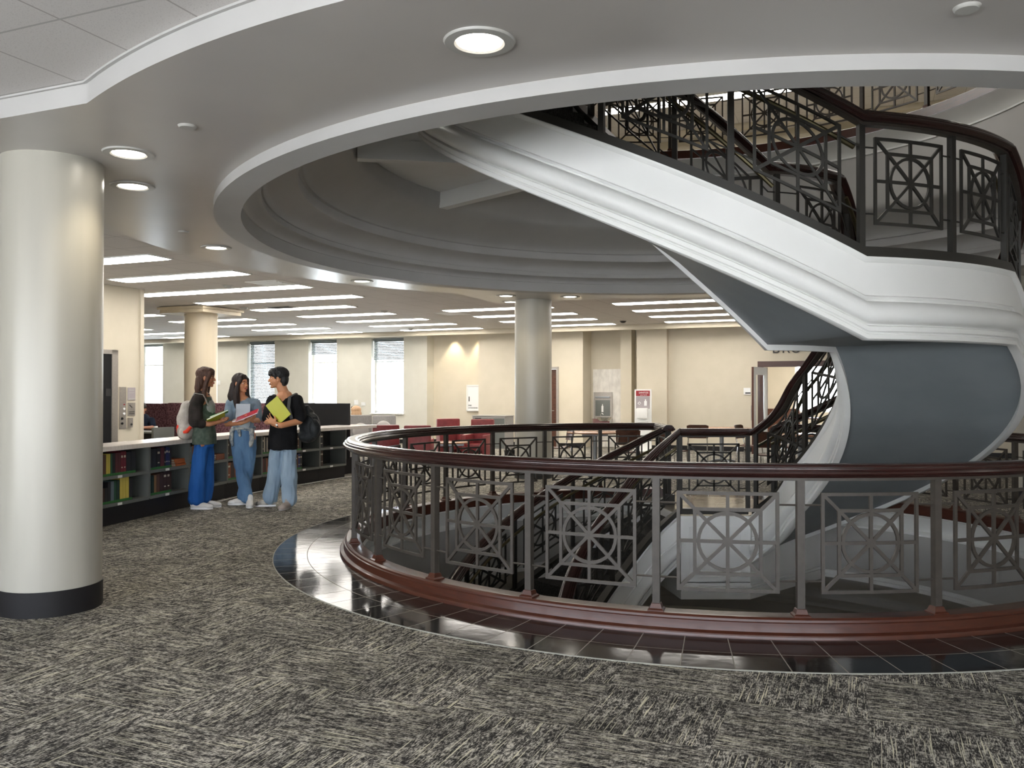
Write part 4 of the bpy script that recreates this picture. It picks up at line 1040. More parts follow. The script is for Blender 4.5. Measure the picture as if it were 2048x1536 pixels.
# recessed fire cabinet
root = thing('wall_cabinet', 'white recessed extinguisher cabinet on the beige wall', 'wall cabinet', W(-8.93,13.56,1.34), ROT)
mb = MB()
for c,s in (((0,0,.36),(.42,.05,.04)),((0,0,-.36),(.42,.05,.04)),((.19,0,0),(.04,.05,.76)),((-.19,0,0),(.04,.05,.76))): mb.box(c,s)
mb.build('cabinet_frame','white',root,smooth=0)
mb = MB(); mb.box((0,.012,0),(.36,.03,.70)); d_ = mb.build('cabinet_door','inkwhite',root,smooth=0)
mb = MB(); mb.box((-.13,-.01,-.03),(.02,.02,.14)); mb.build('door_handle','darkgrey',d_,smooth=0)
def text(s, size, loc, rot, m, name='lettering', parent=None, ext=.002, align='CENTER'):
    c = bpy.data.curves.new(name, 'FONT'); c.body = s; c.size = size; c.extrude = ext; c.align_x = align; c.align_y = 'CENTER'
    o = bpy.data.objects.new(name, c); COL.objects.link(o)
    dg = bpy.context.evaluated_depsgraph_get(); me = bpy.data.meshes.new_from_object(o.evaluated_get(dg)); bpy.data.objects.remove(o)
    me.materials.clear(); me.materials.append(M[m]); o = bpy.data.objects.new(name, me); COL.objects.link(o); o.location = loc; o.rotation_euler = rot
    if parent is not None: o.parent = parent
    return o
text('FIRE', .055, (-.15,-.008,-.22), (PI/2,0,0), 'ink', parent=d_, align='LEFT'); text('EXTINGUISHER', .042, (-.15,-.008,-.29), (PI/2,0,0), 'ink', parent=d_, align='LEFT')
# letters above the doorway (their tops are hidden by the stairs)
for i, chh in enumerate('BRO'):
    o = text(chh, .34, W(-.52+.24*i,13.40,2.585), (PI/2,0,ROT), 'ink', 'wall_letter', ext=.012)
    tag(o, 'dark wall letter %s above the double doors, partly hidden by the stair' % chh, 'letter', 'letters above the double doors')
# marble panel and bottle filler
mb = MB(); mb.box((0,0,0),(.80,.03,2.14)); o = mb.build('marble_panel','marble',smooth=0,bevel=.003); o.location = W(-5.04,13.93,1.07); o.rotation_euler = (0,0,ROT); tag(o,'tall white veined marble panel in the wall recess','wall panel')
root = thing('drinking_fountain', 'steel bottle filling station with a basin on the marble panel', 'drinking fountain', W(-5.14,13.90,0), ROT)
mb = MB(); mb.box((0,-.02,1.13),(.52,.06,.76)); mb.build('back_plate','steel',root,smooth=0,bevel=.006)
mb = MB(); mb.box((0,-.05,1.07),(.42,.03,.44)); mb.build('filler_recess','shelfgrey',root,bevel=.01)
mb = MB(); mb.box((0,-.07,1.365),(.42,.03,.05)); mb.build('sensor_bar','tablegrey',root,bevel=.008)
mb = MB(); mb.path([(0,-.07,.96),(0,-.07,1.12),(0,-.07,1.14),(0,-.07,1.18)],[.03,.03,.012,.012],12); tag(mb.build('bottle_icon','sign_icon' if 'sign_icon' in M else 'inkwhite',root),'pale bottle outline')
mb = MB(); mb.revolve([(.001,.0),(.14,.0),(.2,.06),(.22,.10),(.2,.10),(.13,.03),(.001,.03)],0,360,28,c=(.12,-.26,.72)); mb.box((0,-.12,.72),(.5,.24,.12)); mb.build('basin','chrome',root)
mb = MB(); mb.path([(.0,-.26,.84),(.0,-.26,.90),(.04,-.26,.93),(.08,-.26,.90)],.01,8); mb.build('spout','chrome',root)
# sanitiser stand
root = thing('sanitiser_stand', 'tall white hand sanitiser stand with a red and grey sign', 'sanitiser stand', W(-3.70,12.6,0), ROT)
mb = MB(); mb.box((0,0,.80),(.44,.04,1.56)); mb.box((0,0,.015),(.46,.36,.03)); mb.build('stand_board','white',root,smooth=0,bevel=.004)
mb = MB(); mb.box((0,-.023,1.475),(.36,.006,.14)); s_ = mb.build('sign_header','signred',root,smooth=0)
text('SANITIZE', .06, (.02,-.028,1.49), (PI/2,0,0), 'inkwhite', parent=s_); text('your hands', .04, (.02,-.028,1.435), (PI/2,0,0), 'inkwhite', parent=s_)
mb = MB(); mb.box((0,-.023,1.24),(.36,.006,.31)); s_ = mb.build('sign_panel','signgrey',root,smooth=0)
mb = MB(); mb.box((.07,-.03,1.22),(.07,.006,.12)); mb.box((.07,-.03,1.30),(.03,.006,.05)); mb.path([(-.13,-.03,1.22),(-.09,-.03,1.26),(-.05,-.03,1.22),(-.09,-.03,1.19),(-.13,-.03,1.22)],.008,6); mb.build('sign_symbol','inkwhite',s_,smooth=0)
mb = MB(); mb.box((0,-.08,.97),(.28,.13,.26)); mb.build('dispenser','white',root,bevel=.02)
mb = MB(); mb.box((0,-.1,.76),(.28,.16,.02)); mb.build('drip_tray','white',root,smooth=0)
mb = MB(); mb.box((0,0,0),(.17,.012,.17)); mb.box((0.02,-.008,-.045),(.13,.006,.03),mi=1); o = mb.build('room_sign',['inkwhite','ink'],smooth=0); o.location = W(-1.22,13.40,1.53); o.rotation_euler = (0,0,ROT); tag(o,'small white room sign left of the double doors','sign')
for k,(a,z,b) in enumerate(((-17.9,1.82,13.19),(-12.65,1.2,13.19),(-12.4,1.15,13.19))):
    mb = MB(); mb.box((0,0,0),(.14,.02,.14 if k != 2 else .1)); mb.box((0,-.012,0),(.05,.01,.06)); o = mb.build('wall_box','white',smooth=0); o.location = W(a,b,z); o.rotation_euler=(0,0,ROT)
    tag(o, ('small white thermostat box on the far wall left of the beige column','small white switch plate between two windows','small socket plate beside the switch plate')[k],'switch plate')
# elevator front, panel and notices on the core wall
EA = -9.73
root = thing('elevator_door', 'dark steel elevator door with a metal jamb, at the edge of the near column', 'elevator door', W(EA,.9,0), ROT)
mb = MB(); mb.rbox(EA+.001,EA+.012,.35,1.44,.02,2.12); mb.build('door_panel','black',root,smooth=0,world=True)
mb = MB(); mb.rbox(EA+.001,EA+.03,1.44,1.56,0,2.19); mb.rbox(EA+.001,EA+.03,.25,1.56,2.12,2.19); mb.build('jamb','steel',root,smooth=0,world=True)
mb = MB(); mb.rbox(EA+.012,EA+.018,1.33,1.43,1.44,1.56); mb.build('floor_indicator','ink',root,smooth=0,world=True)
root = thing('call_panel', 'steel elevator call panel with round buttons', 'call panel', W(EA,1.67,1.2), ROT)
mb = MB(); mb.rbox(EA,EA+.012,1.61,1.745,.90,1.59); mb.build('face_plate','steel',root,smooth=0,world=True)
for z,r,m,y in ((1.30,.012,'signred',1.70),(1.23,.018,'inkwhite',1.70),(1.15,.018,'inkwhite',1.70),(1.07,.02,'black',1.66),(.99,.02,'black',1.66)):
    p = W(EA+.012,y,z); mb = MB(); mb.tube(p, p+Vector((UX,UY,0))*.012, r, n=14); mb.build('button',m,root,world=True)
for k,(z0,z1,y0,y1,m,lab) in enumerate(((1.37,1.58,1.78,1.935,'signgrey','upper steel notice plate beside the elevator call panel'),(1.11,1.33,1.78,1.935,'steel','lower notice plate with stair pictogram beside the call panel'),(.92,1.08,1.78,1.85,'steel','small steel key switch box below the notice plates'))):
    root = thing('notice_plate', lab, 'notice plate', W(EA,(y0+y1)/2,z0), ROT)
    mb = MB(); mb.rbox(EA,EA+(.012 if k < 2 else .05),y0,y1,z0,z1); mb.build('plate',m,root,smooth=0,world=True)
    mb = MB()
    if k == 0: mb.rbox(EA+.012,EA+.015,y0+.02,y1-.03,z1-.05,z1-.035); mb.rbox(EA+.012,EA+.015,y0+.02,y1-.02,z1-.09,z1-.08); mb.rbox(EA+.012,EA+.015,y0+.01,y1-.01,z0+.01,z0+.03)
    if k == 1:
        for i in range(4): mb.rbox(EA+.012,EA+.015,y0+.03+.015*i,y0+.045+.015*i,z1-.05-.012*i,z1-.035-.012*i)
        mb.rbox(EA+.012,EA+.015,y0+.02,y1-.02,z0+.06,z0+.07); mb.rbox(EA+.012,EA+.015,y0+.02,y1-.02,z0+.03,z0+.04)
    if k == 2: p = W(EA+.05,1.815,.97); mb.tube(p,p+Vector((UX,UY,0))*.01,.018,n=12)
    mb.build('plate_marking','ink' if k else 'pillow',root,smooth=0,world=True)
# booths with tables behind the worktop
def booth(label, a0, a1, b, z1=1.27):
    root = thing('study_booth', label, 'booth', W((a0+a1)/2,b,0), ROT); w = a1-a0
    mb = MB(); mb.box((0,0,z1/2+.03),(w,.14,z1-.06)); mb.build('high_back','booth',root,bevel=.03)
    mb = MB(); mb.box((0,-.32,.30),(w,.5,.34)); mb.build('bench','booth',root,bevel=.03)
    mb = MB(); mb.box((0,-.2,.06),(w-.1,.5,.12)); mb.build('plinth','base_black',root,smooth=0)
    return root
booth('maroon speckled high backed booth behind the seated man', -13.6,-11.75,4.95)
booth('long maroon speckled high backed booth behind the students', -11.40,-8.72,4.42,1.29)
root = thing('booth_table', 'grey edged table in front of the seated man', 'table', at(288,16.4), ROT)
mb = MB(); mb.box((0,0,.745),(.9,.5,.035)); mb.build('tabletop','shelfgrey',root,bevel=.01); mb = MB(); mb.box((0,0,.365),(.7,.08,.72)); mb.build('table_support','base_black',root,smooth=0)
mb = MB(); mb.box((.48,.0,.42),(.05,.52,.84)); mb.build('end_panel','shelfgrey',root,smooth=0)
mb = MB(); mb.cyl((0,0),.035,0,.09,16); o = mb.build('paper_cup','inkwhite'); o.location = W(-11.6,4.4,.97); tag(o,'white cup standing near the end of the booth table','cup')
o.location = at(312,16.4,.764)
root = thing('privacy_screen', 'large black privacy screen to the right of the man', 'screen', W(-7.75,4.5,0), ROT)
mb = MB(); mb.box((0,0,.79),(1.12,.05,1.02)); mb.build('screen_panel','black',root,smooth=0,bevel=.01)
for s in (-.45,.45): mb = MB(); mb.box((s,0,.15),(.05,.4,.3)); mb.build('foot','black',root,smooth=0)
# things in the room behind the double doors
root = thing('reading_desk', 'dark desk below the bright window of the room behind the doors', 'desk', W(.9,17.6,0), ROT)
mb = MB(); mb.box((0,0,.74),(3.2,.7,.04)); mb.build('desk_top','chairwood',root,smooth=0)
for s in (-1.5,0,1.5): mb = MB(); mb.box((s,0,.36),(.05,.6,.72)); mb.build('desk_leg','black',root,smooth=0)
root = thing('office_chair','dark chair back in the room behind the doors','chair',W(.9,16.2,0),ROT)
mb = MB(); mb.box((0,0,.75),(.48,.06,.42)); mb.build('backrest','black',root,bevel=.02); mb = MB(); mb.box((0,.25,.47),(.48,.48,.08)); mb.build('seat','black',root,bevel=.02)
mb = MB(); mb.cyl((0,.25),.03,.05,.45,12); mb.build('pedestal','black',root); mb = MB(); mb.box((0,.25,.04),(.5,.05,.04)); mb.box((0,.25,.04),(.05,.5,.04)); mb.build('chair_base','black',root,smooth=0)
mb = MB(); mb.rbox(-1.5,-.3,18.3,18.55,0,1.0); o = mb.build('low_shelf','chairwood',smooth=0); tag(o,'dark low shelf against the back wall of the room behind the doors','shelf')
# ------------------------------------------------------------------ people
def remesh(o, vox, smooth_it=4, amp=0.0, freq=6.0, zs=.35, seed=0.0):
    md = o.modifiers.new('r', 'REMESH'); md.mode = 'VOXEL'; md.voxel_size = vox; md.use_smooth_shade = True
    if smooth_it: ms = o.modifiers.new('s', 'SMOOTH'); ms.factor = .6; ms.iterations = smooth_it
    dg = bpy.context.evaluated_depsgraph_get(); dg.update()
    me = bpy.data.meshes.new_from_object(o.evaluated_get(dg)); o.modifiers.clear()
    old = o.data; mats = [m for m in old.materials]; o.data = me
    me.materials.clear(); [me.materials.append(m) for m in mats]
    if amp:
        nrm = [v.normal.copy() for v in me.vertices]
        for v, n in zip(me.vertices, nrm):
            q = Vector((v.co.x*freq+seed, v.co.y*freq, v.co.z*freq*zs))
            v.co += n*amp*(noise.noise(q)+.6*noise.noise(q*2.3))
    for p in me.polygons: p.use_smooth = True; p.material_index = 0
    return o
class BL(MB):
    def cap(s, p0, p1, r0, r1=None, n=12):
        r1 = r0 if r1 is None else r1
        p0, p1 = Vector(p0), Vector(p1)
        s.path([p0, p1], [r0, r1], n); s.ball(p0, r0, n, 8); s.ball(p1, r1, n, 8); return s
    def chain(s, pts, rs, n=12):
        for i in range(len(pts)-1): s.cap(pts[i], pts[i+1], rs[i], rs[i+1], n)
        return s
    def ell(s, c, r, fr=None):      # r in (f, s, u) of frame fr
        s.ball(c, r, 16, 10, mtx=fr); return s
def frame(f, u=(0,0,1)):
    f = Vector(f).normalized(); u = Vector(u); s = u.cross(f).normalized(); u = f.cross(s)
    return Matrix((f, s, u)).transposed()      # columns f, s(left), u
def add_head(b, C, F):
    P = lambda x, y, z: C+F@Vector((x,y,z))
    E = lambda x,y,z,r: b.ell(P(x,y,z), r, F)
    E(-.012,0,.035,(.098,.077,.088)); E(.028,0,-.015,(.062,.064,.085)); E(.034,0,-.072,(.046,.046,.036)); E(.070,0,-.096,(.020,.022,.017))
    b.cap(P(.084,0,.010), P(.106,0,-.026), .009, .013); E(.094,.010,-.032,(.012,.008,.008)); E(.094,-.010,-.032,(.012,.008,.008))
    E(.088,0,-.056,(.013,.022,.007)); E(.086,0,-.069,(.013,.020,.008)); E(.078,0,.020,(.015,.044,.011))
    for s in (-1,1):
        E(.050,s*.034,-.035,(.034,.026,.030)); E(.0,s*.077,-.008,(.018,.010,.031))
def head_details(root, C, F, lip=(.45,.12,.12), smile=True, brow=(.02,.015,.012)):
    P = lambda x, y, z: C+F@Vector((x,y,z))
    for s in (-1,1):
        mb = MB(); mb.ball(P(.071,s*.032,.002), (.011,.012,.0065), 12, 8, F); mb.build('eye', 'inkwhite', root, world=True)
        mb = MB(); mb.ball(P(.0805,s*.031,.002), (.004,.006,.0055), 10, 6, F); mb.build('iris', 'ink', root, world=True)
        mb = MB(); mb.path([P(.089,s*.012,.019), P(.090,s*.03,.026), P(.078,s*.052,.020)], [.003,.0042,.002], 6); mb.build('eyebrow', mat('brow',brow,.7), root, world=True)
    mb = MB(); mb.path([P(.083,-.026,-.056 if smile else -.062), P(.096,-.012,-.063), P(.099,0,-.065), P(.096,.012,-.063), P(.083,.026,-.056 if smile else -.062)], [.003,.006,.0065,.006,.003], 8); mb.build('mouth', mat('lips',lip,.4), root, world=True)
    if smile: mb = MB(); mb.path([P(.092,-.015,-.061), P(.101,0,-.063), P(.092,.015,-.061)], [.002,.0028,.002], 6); mb.build('teeth', 'inkwhite', root, world=True)
def add_hand(b, wrist, d, n, side, curl=.9, spread=.0):
    d = Vector(d).normalized(); n = Vector(n); n = (n-d*n.dot(d)).normalized(); s = d.cross(n)*side
    Fm = Matrix((d, s, n)).transposed(); w = Vector(wrist)
    b.ell(w+d*.048, (.050,.040,.017), Fm); b.cap(w-d*.02, w+d*.02, .026, .026)
    for i, L in enumerate((.070,.078,.073,.058)):
        off = (1.5-i)*.0205
        p = w+d*.082+s*off; dirn = d; r = .0092
        for k, (fr_, c) in enumerate(((.45,.35),(.30,.9),(.25,.8))):
            ang = curl*c; ax = s
            dirn = (dirn*math.cos(ang)+n*math.sin(ang)).normalized() if k == 0 else None or (lambda q: q)((dirn))
            if k > 0:
                perp = (n*math.cos(acc)-d*math.sin(acc)); dirn = (dirn*math.cos(ang)+perp*math.sin(ang)).normalized()
            acc = (acc if k > 0 else 0)+ang
            q = p+dirn*L*fr_+s*spread*(1.5-i)*.01
            b.cap(p, q, r, r*.92, 8); p = q; r *= .92
    t0 = w+d*.022+s*.030; t1 = t0+(d*.6+s*.55+n*.45).normalized()*.042; t2 = t1+(d*.8+s*.05+n*.6).normalized()*.032
    b.chain([t0,t1,t2],[.0135,.0115,.010],8)
def shoe(mb, heel, dirn, L=.28, h=.10, w=.048):
    d = Vector(dirn); d.z = 0; d.normalize(); s = Vector((-d.y,d.x,0)); H = Vector((heel[0],heel[1],0)); F = Matrix((d,s,Vector((0,0,1)))).transposed()
    mb.ell(H+d*.055+Vector((0,0,.055)), (.062,w*.92,.052), F); mb.ell(H+d*L*.5+Vector((0,0,.045)), (L*.34,w,.042), F); mb.ell(H+d*(L-.055)+Vector((0,0,.034)), (.058,w*1.05,.034), F)
    mb.cap(H+d*.05+Vector((0,0,.05)), H+d*.055+Vector((0,0,h+.02)), .046, .043)
def sole(root, heel, dirn, L, m, w=.05):
    d = Vector(dirn); d.z = 0; d.normalize(); s = Vector((-d.y,d.x,0)); mb = MB(); pts = []
    for i in range(24):
        t = 2*PI*i/24; x = L/2+(L/2-.0)*math.cos(t); y = w*math.sin(t)*(1+.12*math.cos(t)); p = Vector((heel[0],heel[1],0))+d*x+s*y; pts.append((p.x,p.y))
    mb.prism(pts, 0.001, .024); mb.build('sole', m, root, world=True)
def mb_obj(b, name, m, root, vox, **k):
    if not isinstance(m, str) and name not in ('body','hair'): nt(m)[2].inputs['Specular IOR Level'].default_value = .15
    o = b.build(name, m, root, smooth=0, fix=False, world=True); remesh(o, vox, **k); return o
def skinmat(c): 
    m = mat('skin', c, .5); nt(m)[2].inputs['Subsurface Weight'].default_value = .08; nt(m)[2].inputs['Subsurface Radius'].default_value = (.012,.005,.003); return m
def hairmat(c0, c1): return noisy(mat('hair', c0, .62), c0, c1, 30, 4, (8,8,.6), .2)
def denim(c0, c1): return noisy(mat('denim', c0, .8), c0, c1, 5.0, 5, (1,1,.5), .1)
def book3(mb, c, ex, ey, th, mi=0):      # board spanned by two edge vectors
    c, ex, ey = Vector(c), Vector(ex), Vector(ey); n = ex.cross(ey).normalized()*th/2
    vs = [c+ex*a/2+ey*b/2+n*s for s in (-1,1) for a,b in ((-1,-1),(1,-1),(1,1),(-1,1))]
    mb.add(vs, [(3,2,1,0),(4,5,6,7),(0,1,5,4),(1,2,6,5),(2,3,7,6),(3,0,4,7)], mi)
def notebook(label, c, ex, ey, col, pagem='inkwhite', th=.018, name='notebook'):
    root = thing(name, label, 'notebook', Vector(c)); n = Vector(ex).cross(Vector(ey)).normalized()
    c = Vector(c); cm = mat('notebook_cover', col, .35)
    mb = MB(); book3(mb, c+n*(th/2+.001), ex, ey, .003); book3(mb, c-n*(th/2+.001), ex, ey, .003); tag(mb.build('cover', cm, root, smooth=0, world=True))
    mb = MB(); book3(mb, c, Vector(ex)*.965, Vector(ey)*.97, th); mb.build('pages', pagem, root, smooth=0, world=True)
    return root
V = Vector
def loft(b, secs, n=24, rot=0.0):      # secs: (centre, rx, ry) closed tube with flat ends
    vs = []
    for c, rx, ry in secs:
        for q in range(n):
            a = 2*PI*q/n; x, y = rx*math.cos(a), ry*math.sin(a); vs.append(V(c)+V((x*math.cos(rot)-y*math.sin(rot), x*math.sin(rot)+y*math.cos(rot), 0)))
    k = len(secs); fs = [(i*n+q, i*n+(q+1)%n, (i+1)*n+(q+1)%n, (i+1)*n+q) for i in range(k-1) for q in range(n)]
    b.add(vs, fs+[tuple(range(n-1,-1,-1)), tuple((k-1)*n+q for q in range(n))]); return b

# --- student in blue trousers, left of the three (seen from her right side, facing right)
o1 = at(408, 11.10)
def Q(x, y, z): return V((o1.x+x, o1.y+y, z))
p1 = thing('person', 'person in wide blue trousers and dark cardigan, holding green notebooks, leftmost of the three', 'person', o1)
Hc, HF = Q(.028,.0,1.690), frame((1,.12,-.03))*1.06
b = BL(); add_head(b, Hc, HF); b.cap(Q(.0,0,1.62), Q(-.02,0,1.46), .050, .058)
b.chain([Q(-.02,0,1.42),Q(-.01,0,1.28),Q(0,0,1.10),Q(.005,0,.96)],[.105,.115,.10,.12]); b.ell(Q(-.01,-.09,1.38),(.085,.085,.075)); b.ell(Q(-.01,.09,1.38),(.085,.085,.075))
b.chain([Q(-.02,-.165,1.405),Q(-.03,-.215,1.12),Q(.13,-.17,1.095),Q(.215,-.105,1.115)],[.05,.040,.034,.024]); add_hand(b, Q(.215,-.105,1.115), (.85,.5,.2), (-.2,.1,1), -1, .55)
b.chain([Q(-.01,.165,1.405),Q(.02,.215,1.13),Q(.22,.08,1.13)],[.05,.040,.024]); add_hand(b, Q(.22,.08,1.13), (.6,-.75,.1), (-.2,.1,1), 1, .5)
for y, x0 in ((-.085,-.03),(.085,.01)): b.chain([Q(0,y,.93),Q(x0,y,.52),Q(x0-.03,y,.08)],[.085,.058,.038])
mb_obj(b, 'body', skinmat((.46,.20,.105)), p1, .0055, smooth_it=3)
head_details(p1, Hc, HF, smile=False)
hair = hairmat((.032,.013,.008),(.12,.055,.034))
b = BL(); P = lambda x,y,z: Hc+HF@V((x,y,z))
b.ell(P(-.020,0,.048),(.108,.090,.090),HF); b.ell(P(.035,0,.075),(.062,.074,.050),HF); b.ell(P(-.055,0,-.04),(.068,.084,.12),HF)
for s in (-1,1): b.chain([P(.062,s*.060,.055),P(.035,s*.080,-.01),P(.012,s*.082,-.09),P(.0,s*.078,-.18),P(.02,s*.070,-.26)],[.026,.026,.030,.028,.012])
for s in (-.05,0,.05): b.chain([P(-.07,s,-.02),P(-.085,s*1.1,-.13),P(-.085,s,-.22)],[.045,.042,.024])
mb_obj(b, 'hair', hair, p1, .006, smooth_it=3, amp=.005, freq=40, zs=.08)
# green-grey top
b = BL(); loft(b,[(Q(.01,0,.83),.150,.185),(Q(.01,0,.95),.148,.178),(Q(.005,0,1.08),.126,.15),(Q(.01,0,1.25),.128,.15),(Q(-.01,0,1.42),.10,.13),(Q(-.015,0,1.47),.07,.09)])
tagm = noisy(mat('green_top',(.08,.11,.085),.8),(.055,.08,.062),(.10,.125,.10),20)
mb_obj(b, 'top', tagm, p1, .008, amp=.006, freq=9, zs=.4)
# pale vest front
b = BL(); b.ell(Q(.075,0,1.28),(.062,.115,.13)); mb_obj(b, 'vest', mat('pale_vest',(.30,.30,.29),.8), p1, .008, amp=.005, freq=22, zs=.3)
# dark cardigan with puffed sleeves
b = BL(); b.chain([Q(-.035,0,1.42),Q(-.035,0,1.28),Q(-.025,0,1.08)],[.118,.128,.125])
for s in (-1,1):
    b.ell(Q(-.025,s*.13,1.40),(.085,.085,.075)); b.chain([Q(-.025,s*.17,1.40),Q(-.03,s*.215,1.26),Q(-.02,s*.225,1.14),Q(.045,s*.215,1.105)],[.075,.085,.092,.062])
mb_obj(b, 'cardigan', noisy(mat('dark_cardigan',(.025,.022,.02),.8),(.016,.014,.013),(.04,.033,.03),8), p1, .008, amp=.010, freq=11, zs=.3)
# trousers
b = BL()
for y, x0, sx in ((-.085,-.035,-1),(.085,.015,1)): b.chain([Q(.0,y*.8,.82),Q(x0*.6,y,.70),Q(x0,y,.48),Q(x0-.035,y,.13)],[.098,.100,.092,.100])
loft(b,[(Q(0,0,.80),.122,.165),(Q(.005,0,.90),.128,.160),(Q(.005,0,.94),.112,.13)])
mb_obj(b, 'trousers', denim((.018,.095,.33),(.03,.13,.42)), p1, .008, amp=.020, freq=9, zs=.22, seed=3)
b = BL(); shoe(b, Q(-.135,-.085,0), (1,-.02,0), .29); mb_obj(b, 'shoe', mat('white_shoe',(.72,.71,.69),.5), p1, .006); sole(p1, Q(-.14,-.085,0), (1,-.02,0), .295, 'inkwhite')
b = BL(); shoe(b, Q(-.085,.10,0), (1,.03,0), .28); mb_obj(b, 'shoe', 'pillow' if False else mat('white_shoe',(.70,.69,.67),.5), p1, .006); sole(p1, Q(-.09,.10,0), (1,.03,0), .285, 'inkwhite')
# backpack
bp = thing('backpack', 'pale grey backpack with red clips on the back of the leftmost student', 'backpack', o1)
b = BL(); b.chain([Q(-.205,0,1.30),Q(-.225,0,1.15),Q(-.215,0,1.02)],[.095,.125,.115]); b.ell(Q(-.21,0,1.2),(.085,.15,.20)); b.ell(Q(-.215,0,.98),(.10,.155,.10))
mb_obj(b, 'pack_body', noisy(mat('pale_canvas',(.45,.42,.38),.85),(.40,.37,.33),(.52,.49,.45),14), bp, .008, amp=.007, freq=10)
b = BL(); b.ell(Q(-.275,0,1.0),(.06,.12,.105)); mb_obj(b, 'front_pocket', mat('grey_canvas',(.30,.28,.25),.85), bp, .008, amp=.005, freq=14)
for s in (-1,1):
    mb = MB(); mb.path([Q(-.15,s*.11,1.36),Q(-.08,s*.115,1.49),Q(.03,s*.11,1.47),Q(.10,s*.125,1.33)],.017,8,flat=.4); mb.build('strap','pillow',bp,world=True)
    mb = MB(); mb.path([Q(-.11,s*.155,1.06),Q(-.16,s*.165,1.00),Q(-.2,s*.16,.99)],[.022,.026,.018],8); tag(mb.build('clip', mat('red_clip',(.75,.05,.02),.4), bp, world=True), 'bright red clip')
mb = MB(); mb.path([Q(-.30,.05,1.10),Q(-.335,0,1.05),Q(-.31,-.05,.98),Q(-.30,-.09,1.08)],[.018,.022,.02,.014],8); tag(mb.build('tag_ribbon', mat('red_ribbon',(.7,.04,.02),.4), bp, world=True), 'bright red ribbon')
notebook('green notebook held open by the leftmost student, upper one', Q(.225,-.09,1.215), (.20,.10,.085), (-.06,.16,-.03), (.03,.42,.06), th=.012)
notebook('yellow-green notebook under the green one in the leftmost student\'s hands', Q(.20,-.13,1.175), (.20,.08,.10), (-.05,.15,-.06), (.45,.55,.02), th=.014)

# --- student in jeans, middle
o2 = at(487, 11.42)
def Q(x, y, z): return V((o2.x+x, o2.y+y, z))
p2 = thing('person', 'person with long dark hair, blue shirt and jeans, holding a red notebook, in the middle', 'person', o2)
Hc, HF = Q(-.028,-.03,1.618), frame((.88,-.42,-.02))*1.04
b = BL(); add_head(b, Hc, HF); b.cap(Q(-.035,-.02,1.55), Q(-.02,0,1.41), .047, .055)
b.chain([Q(-.01,0,1.37),Q(0,0,1.24),Q(0,0,1.08),Q(.0,0,.94)],[.10,.105,.09,.115]); b.ell(Q(-.10,-.03,1.35),(.085,.07,.07)); b.ell(Q(.09,.03,1.35),(.085,.07,.07))
b.chain([Q(-.165,-.05,1.355),Q(-.185,-.10,1.085),Q(.03,-.20,1.10),Q(.105,-.215,1.125)],[.046,.038,.030,.023]); add_hand(b, Q(.105,-.215,1.125), (.9,-.1,.35), (-.3,.3,1), -1, .7)
b.chain([Q(.155,.05,1.355),Q(.20,.0,1.13),Q(.17,-.17,1.13)],[.046,.038,.024]); add_hand(b, Q(.17,-.17,1.13), (-.3,-.85,.3), (-.2,.3,1), 1, .6)
b.chain([Q(-.07,0,.92),Q(-.03,-.03,.50),Q(.10,-.12,.08)],[.085,.055,.036]); b.chain([Q(.08,0,.92),Q(.07,.0,.50),Q(-.03,.05,.08)],[.085,.055,.036])
mb_obj(b, 'body', skinmat((.60,.265,.135)), p2, .0055, smooth_it=3)
head_details(p2, Hc, HF, lip=(.5,.10,.10))
hair = hairmat((.010,.007,.007),(.035,.018,.014))
b = BL(); P = lambda x,y,z: Hc+HF@V((x,y,z))
b.ell(P(-.022,0,.045),(.104,.089,.092),HF); b.ell(P(.028,-.0,.072),(.058,.074,.048),HF); b.ell(P(-.05,0,-.05),(.068,.086,.13),HF)
for s in (-1,1): b.chain([P(.055,s*.058,.055),P(.030,s*.080,-.02),P(.015,s*.088,-.12),P(.03,s*.098,-.23),P(.045,s*.10,-.34 if s < 0 else -.25)],[.024,.028,.040,.045,.016])
for s in (-.05,0,.05): b.chain([P(-.06,s,-.02),P(-.085,s*1.3,-.16),P(-.075,s*1.5,-.27)],[.05,.055,.026])
mb_obj(b, 'hair', hair, p2, .006, smooth_it=3, amp=.006, freq=36, zs=.08)
b = BL(); loft(b,[(Q(0,0,1.0),.145,.118),(Q(0,0,1.12),.138,.112),(Q(0,0,1.26),.155,.122),(Q(0,0,1.38),.14,.10),(Q(-.01,0,1.43),.08,.07)])
for s in (-1,1): b.ell(Q(s*.115,s*.03,1.35),(.085,.075,.075)); 
b.chain([Q(-.155,-.045,1.355),Q(-.175,-.085,1.20),Q(-.182,-.10,1.14)],[.066,.068,.062]); b.chain([Q(.148,.045,1.355),Q(.178,.02,1.22),Q(.19,.01,1.15)],[.066,.066,.060])
mb_obj(b, 'shirt', noisy(mat('pale_blue_shirt',(.22,.30,.38),.8),(.18,.25,.32),(.27,.35,.43),7), p2, .008, amp=.008, freq=11, zs=.4)
b = BL(); b.ell(Q(.035,-.09,1.17),(.10,.05,.19)); mb_obj(b, 'camisole', mat('grey_camisole',(.38,.43,.46),.8), p2, .008)
b = BL(); b.chain([Q(-.06,.0,.90),Q(-.055,-.01,.75),Q(-.02,-.035,.48),Q(.085,-.11,.11)],[.108,.105,.080,.082]); b.chain([Q(.06,.01,.90),Q(.065,.01,.75),Q(.065,.01,.48),Q(-.02,.055,.11)],[.105,.10,.078,.080])
loft(b,[(Q(0,0,.70),.105,.085),(Q(0,0,.80),.140,.112),(Q(0,0,.92),.150,.122),(Q(0,0,1.03),.130,.108)]); mb_obj(b, 'jeans', denim((.075,.15,.27),(.12,.22,.36)), p2, .008, amp=.012, freq=12, zs=.5, seed=8)
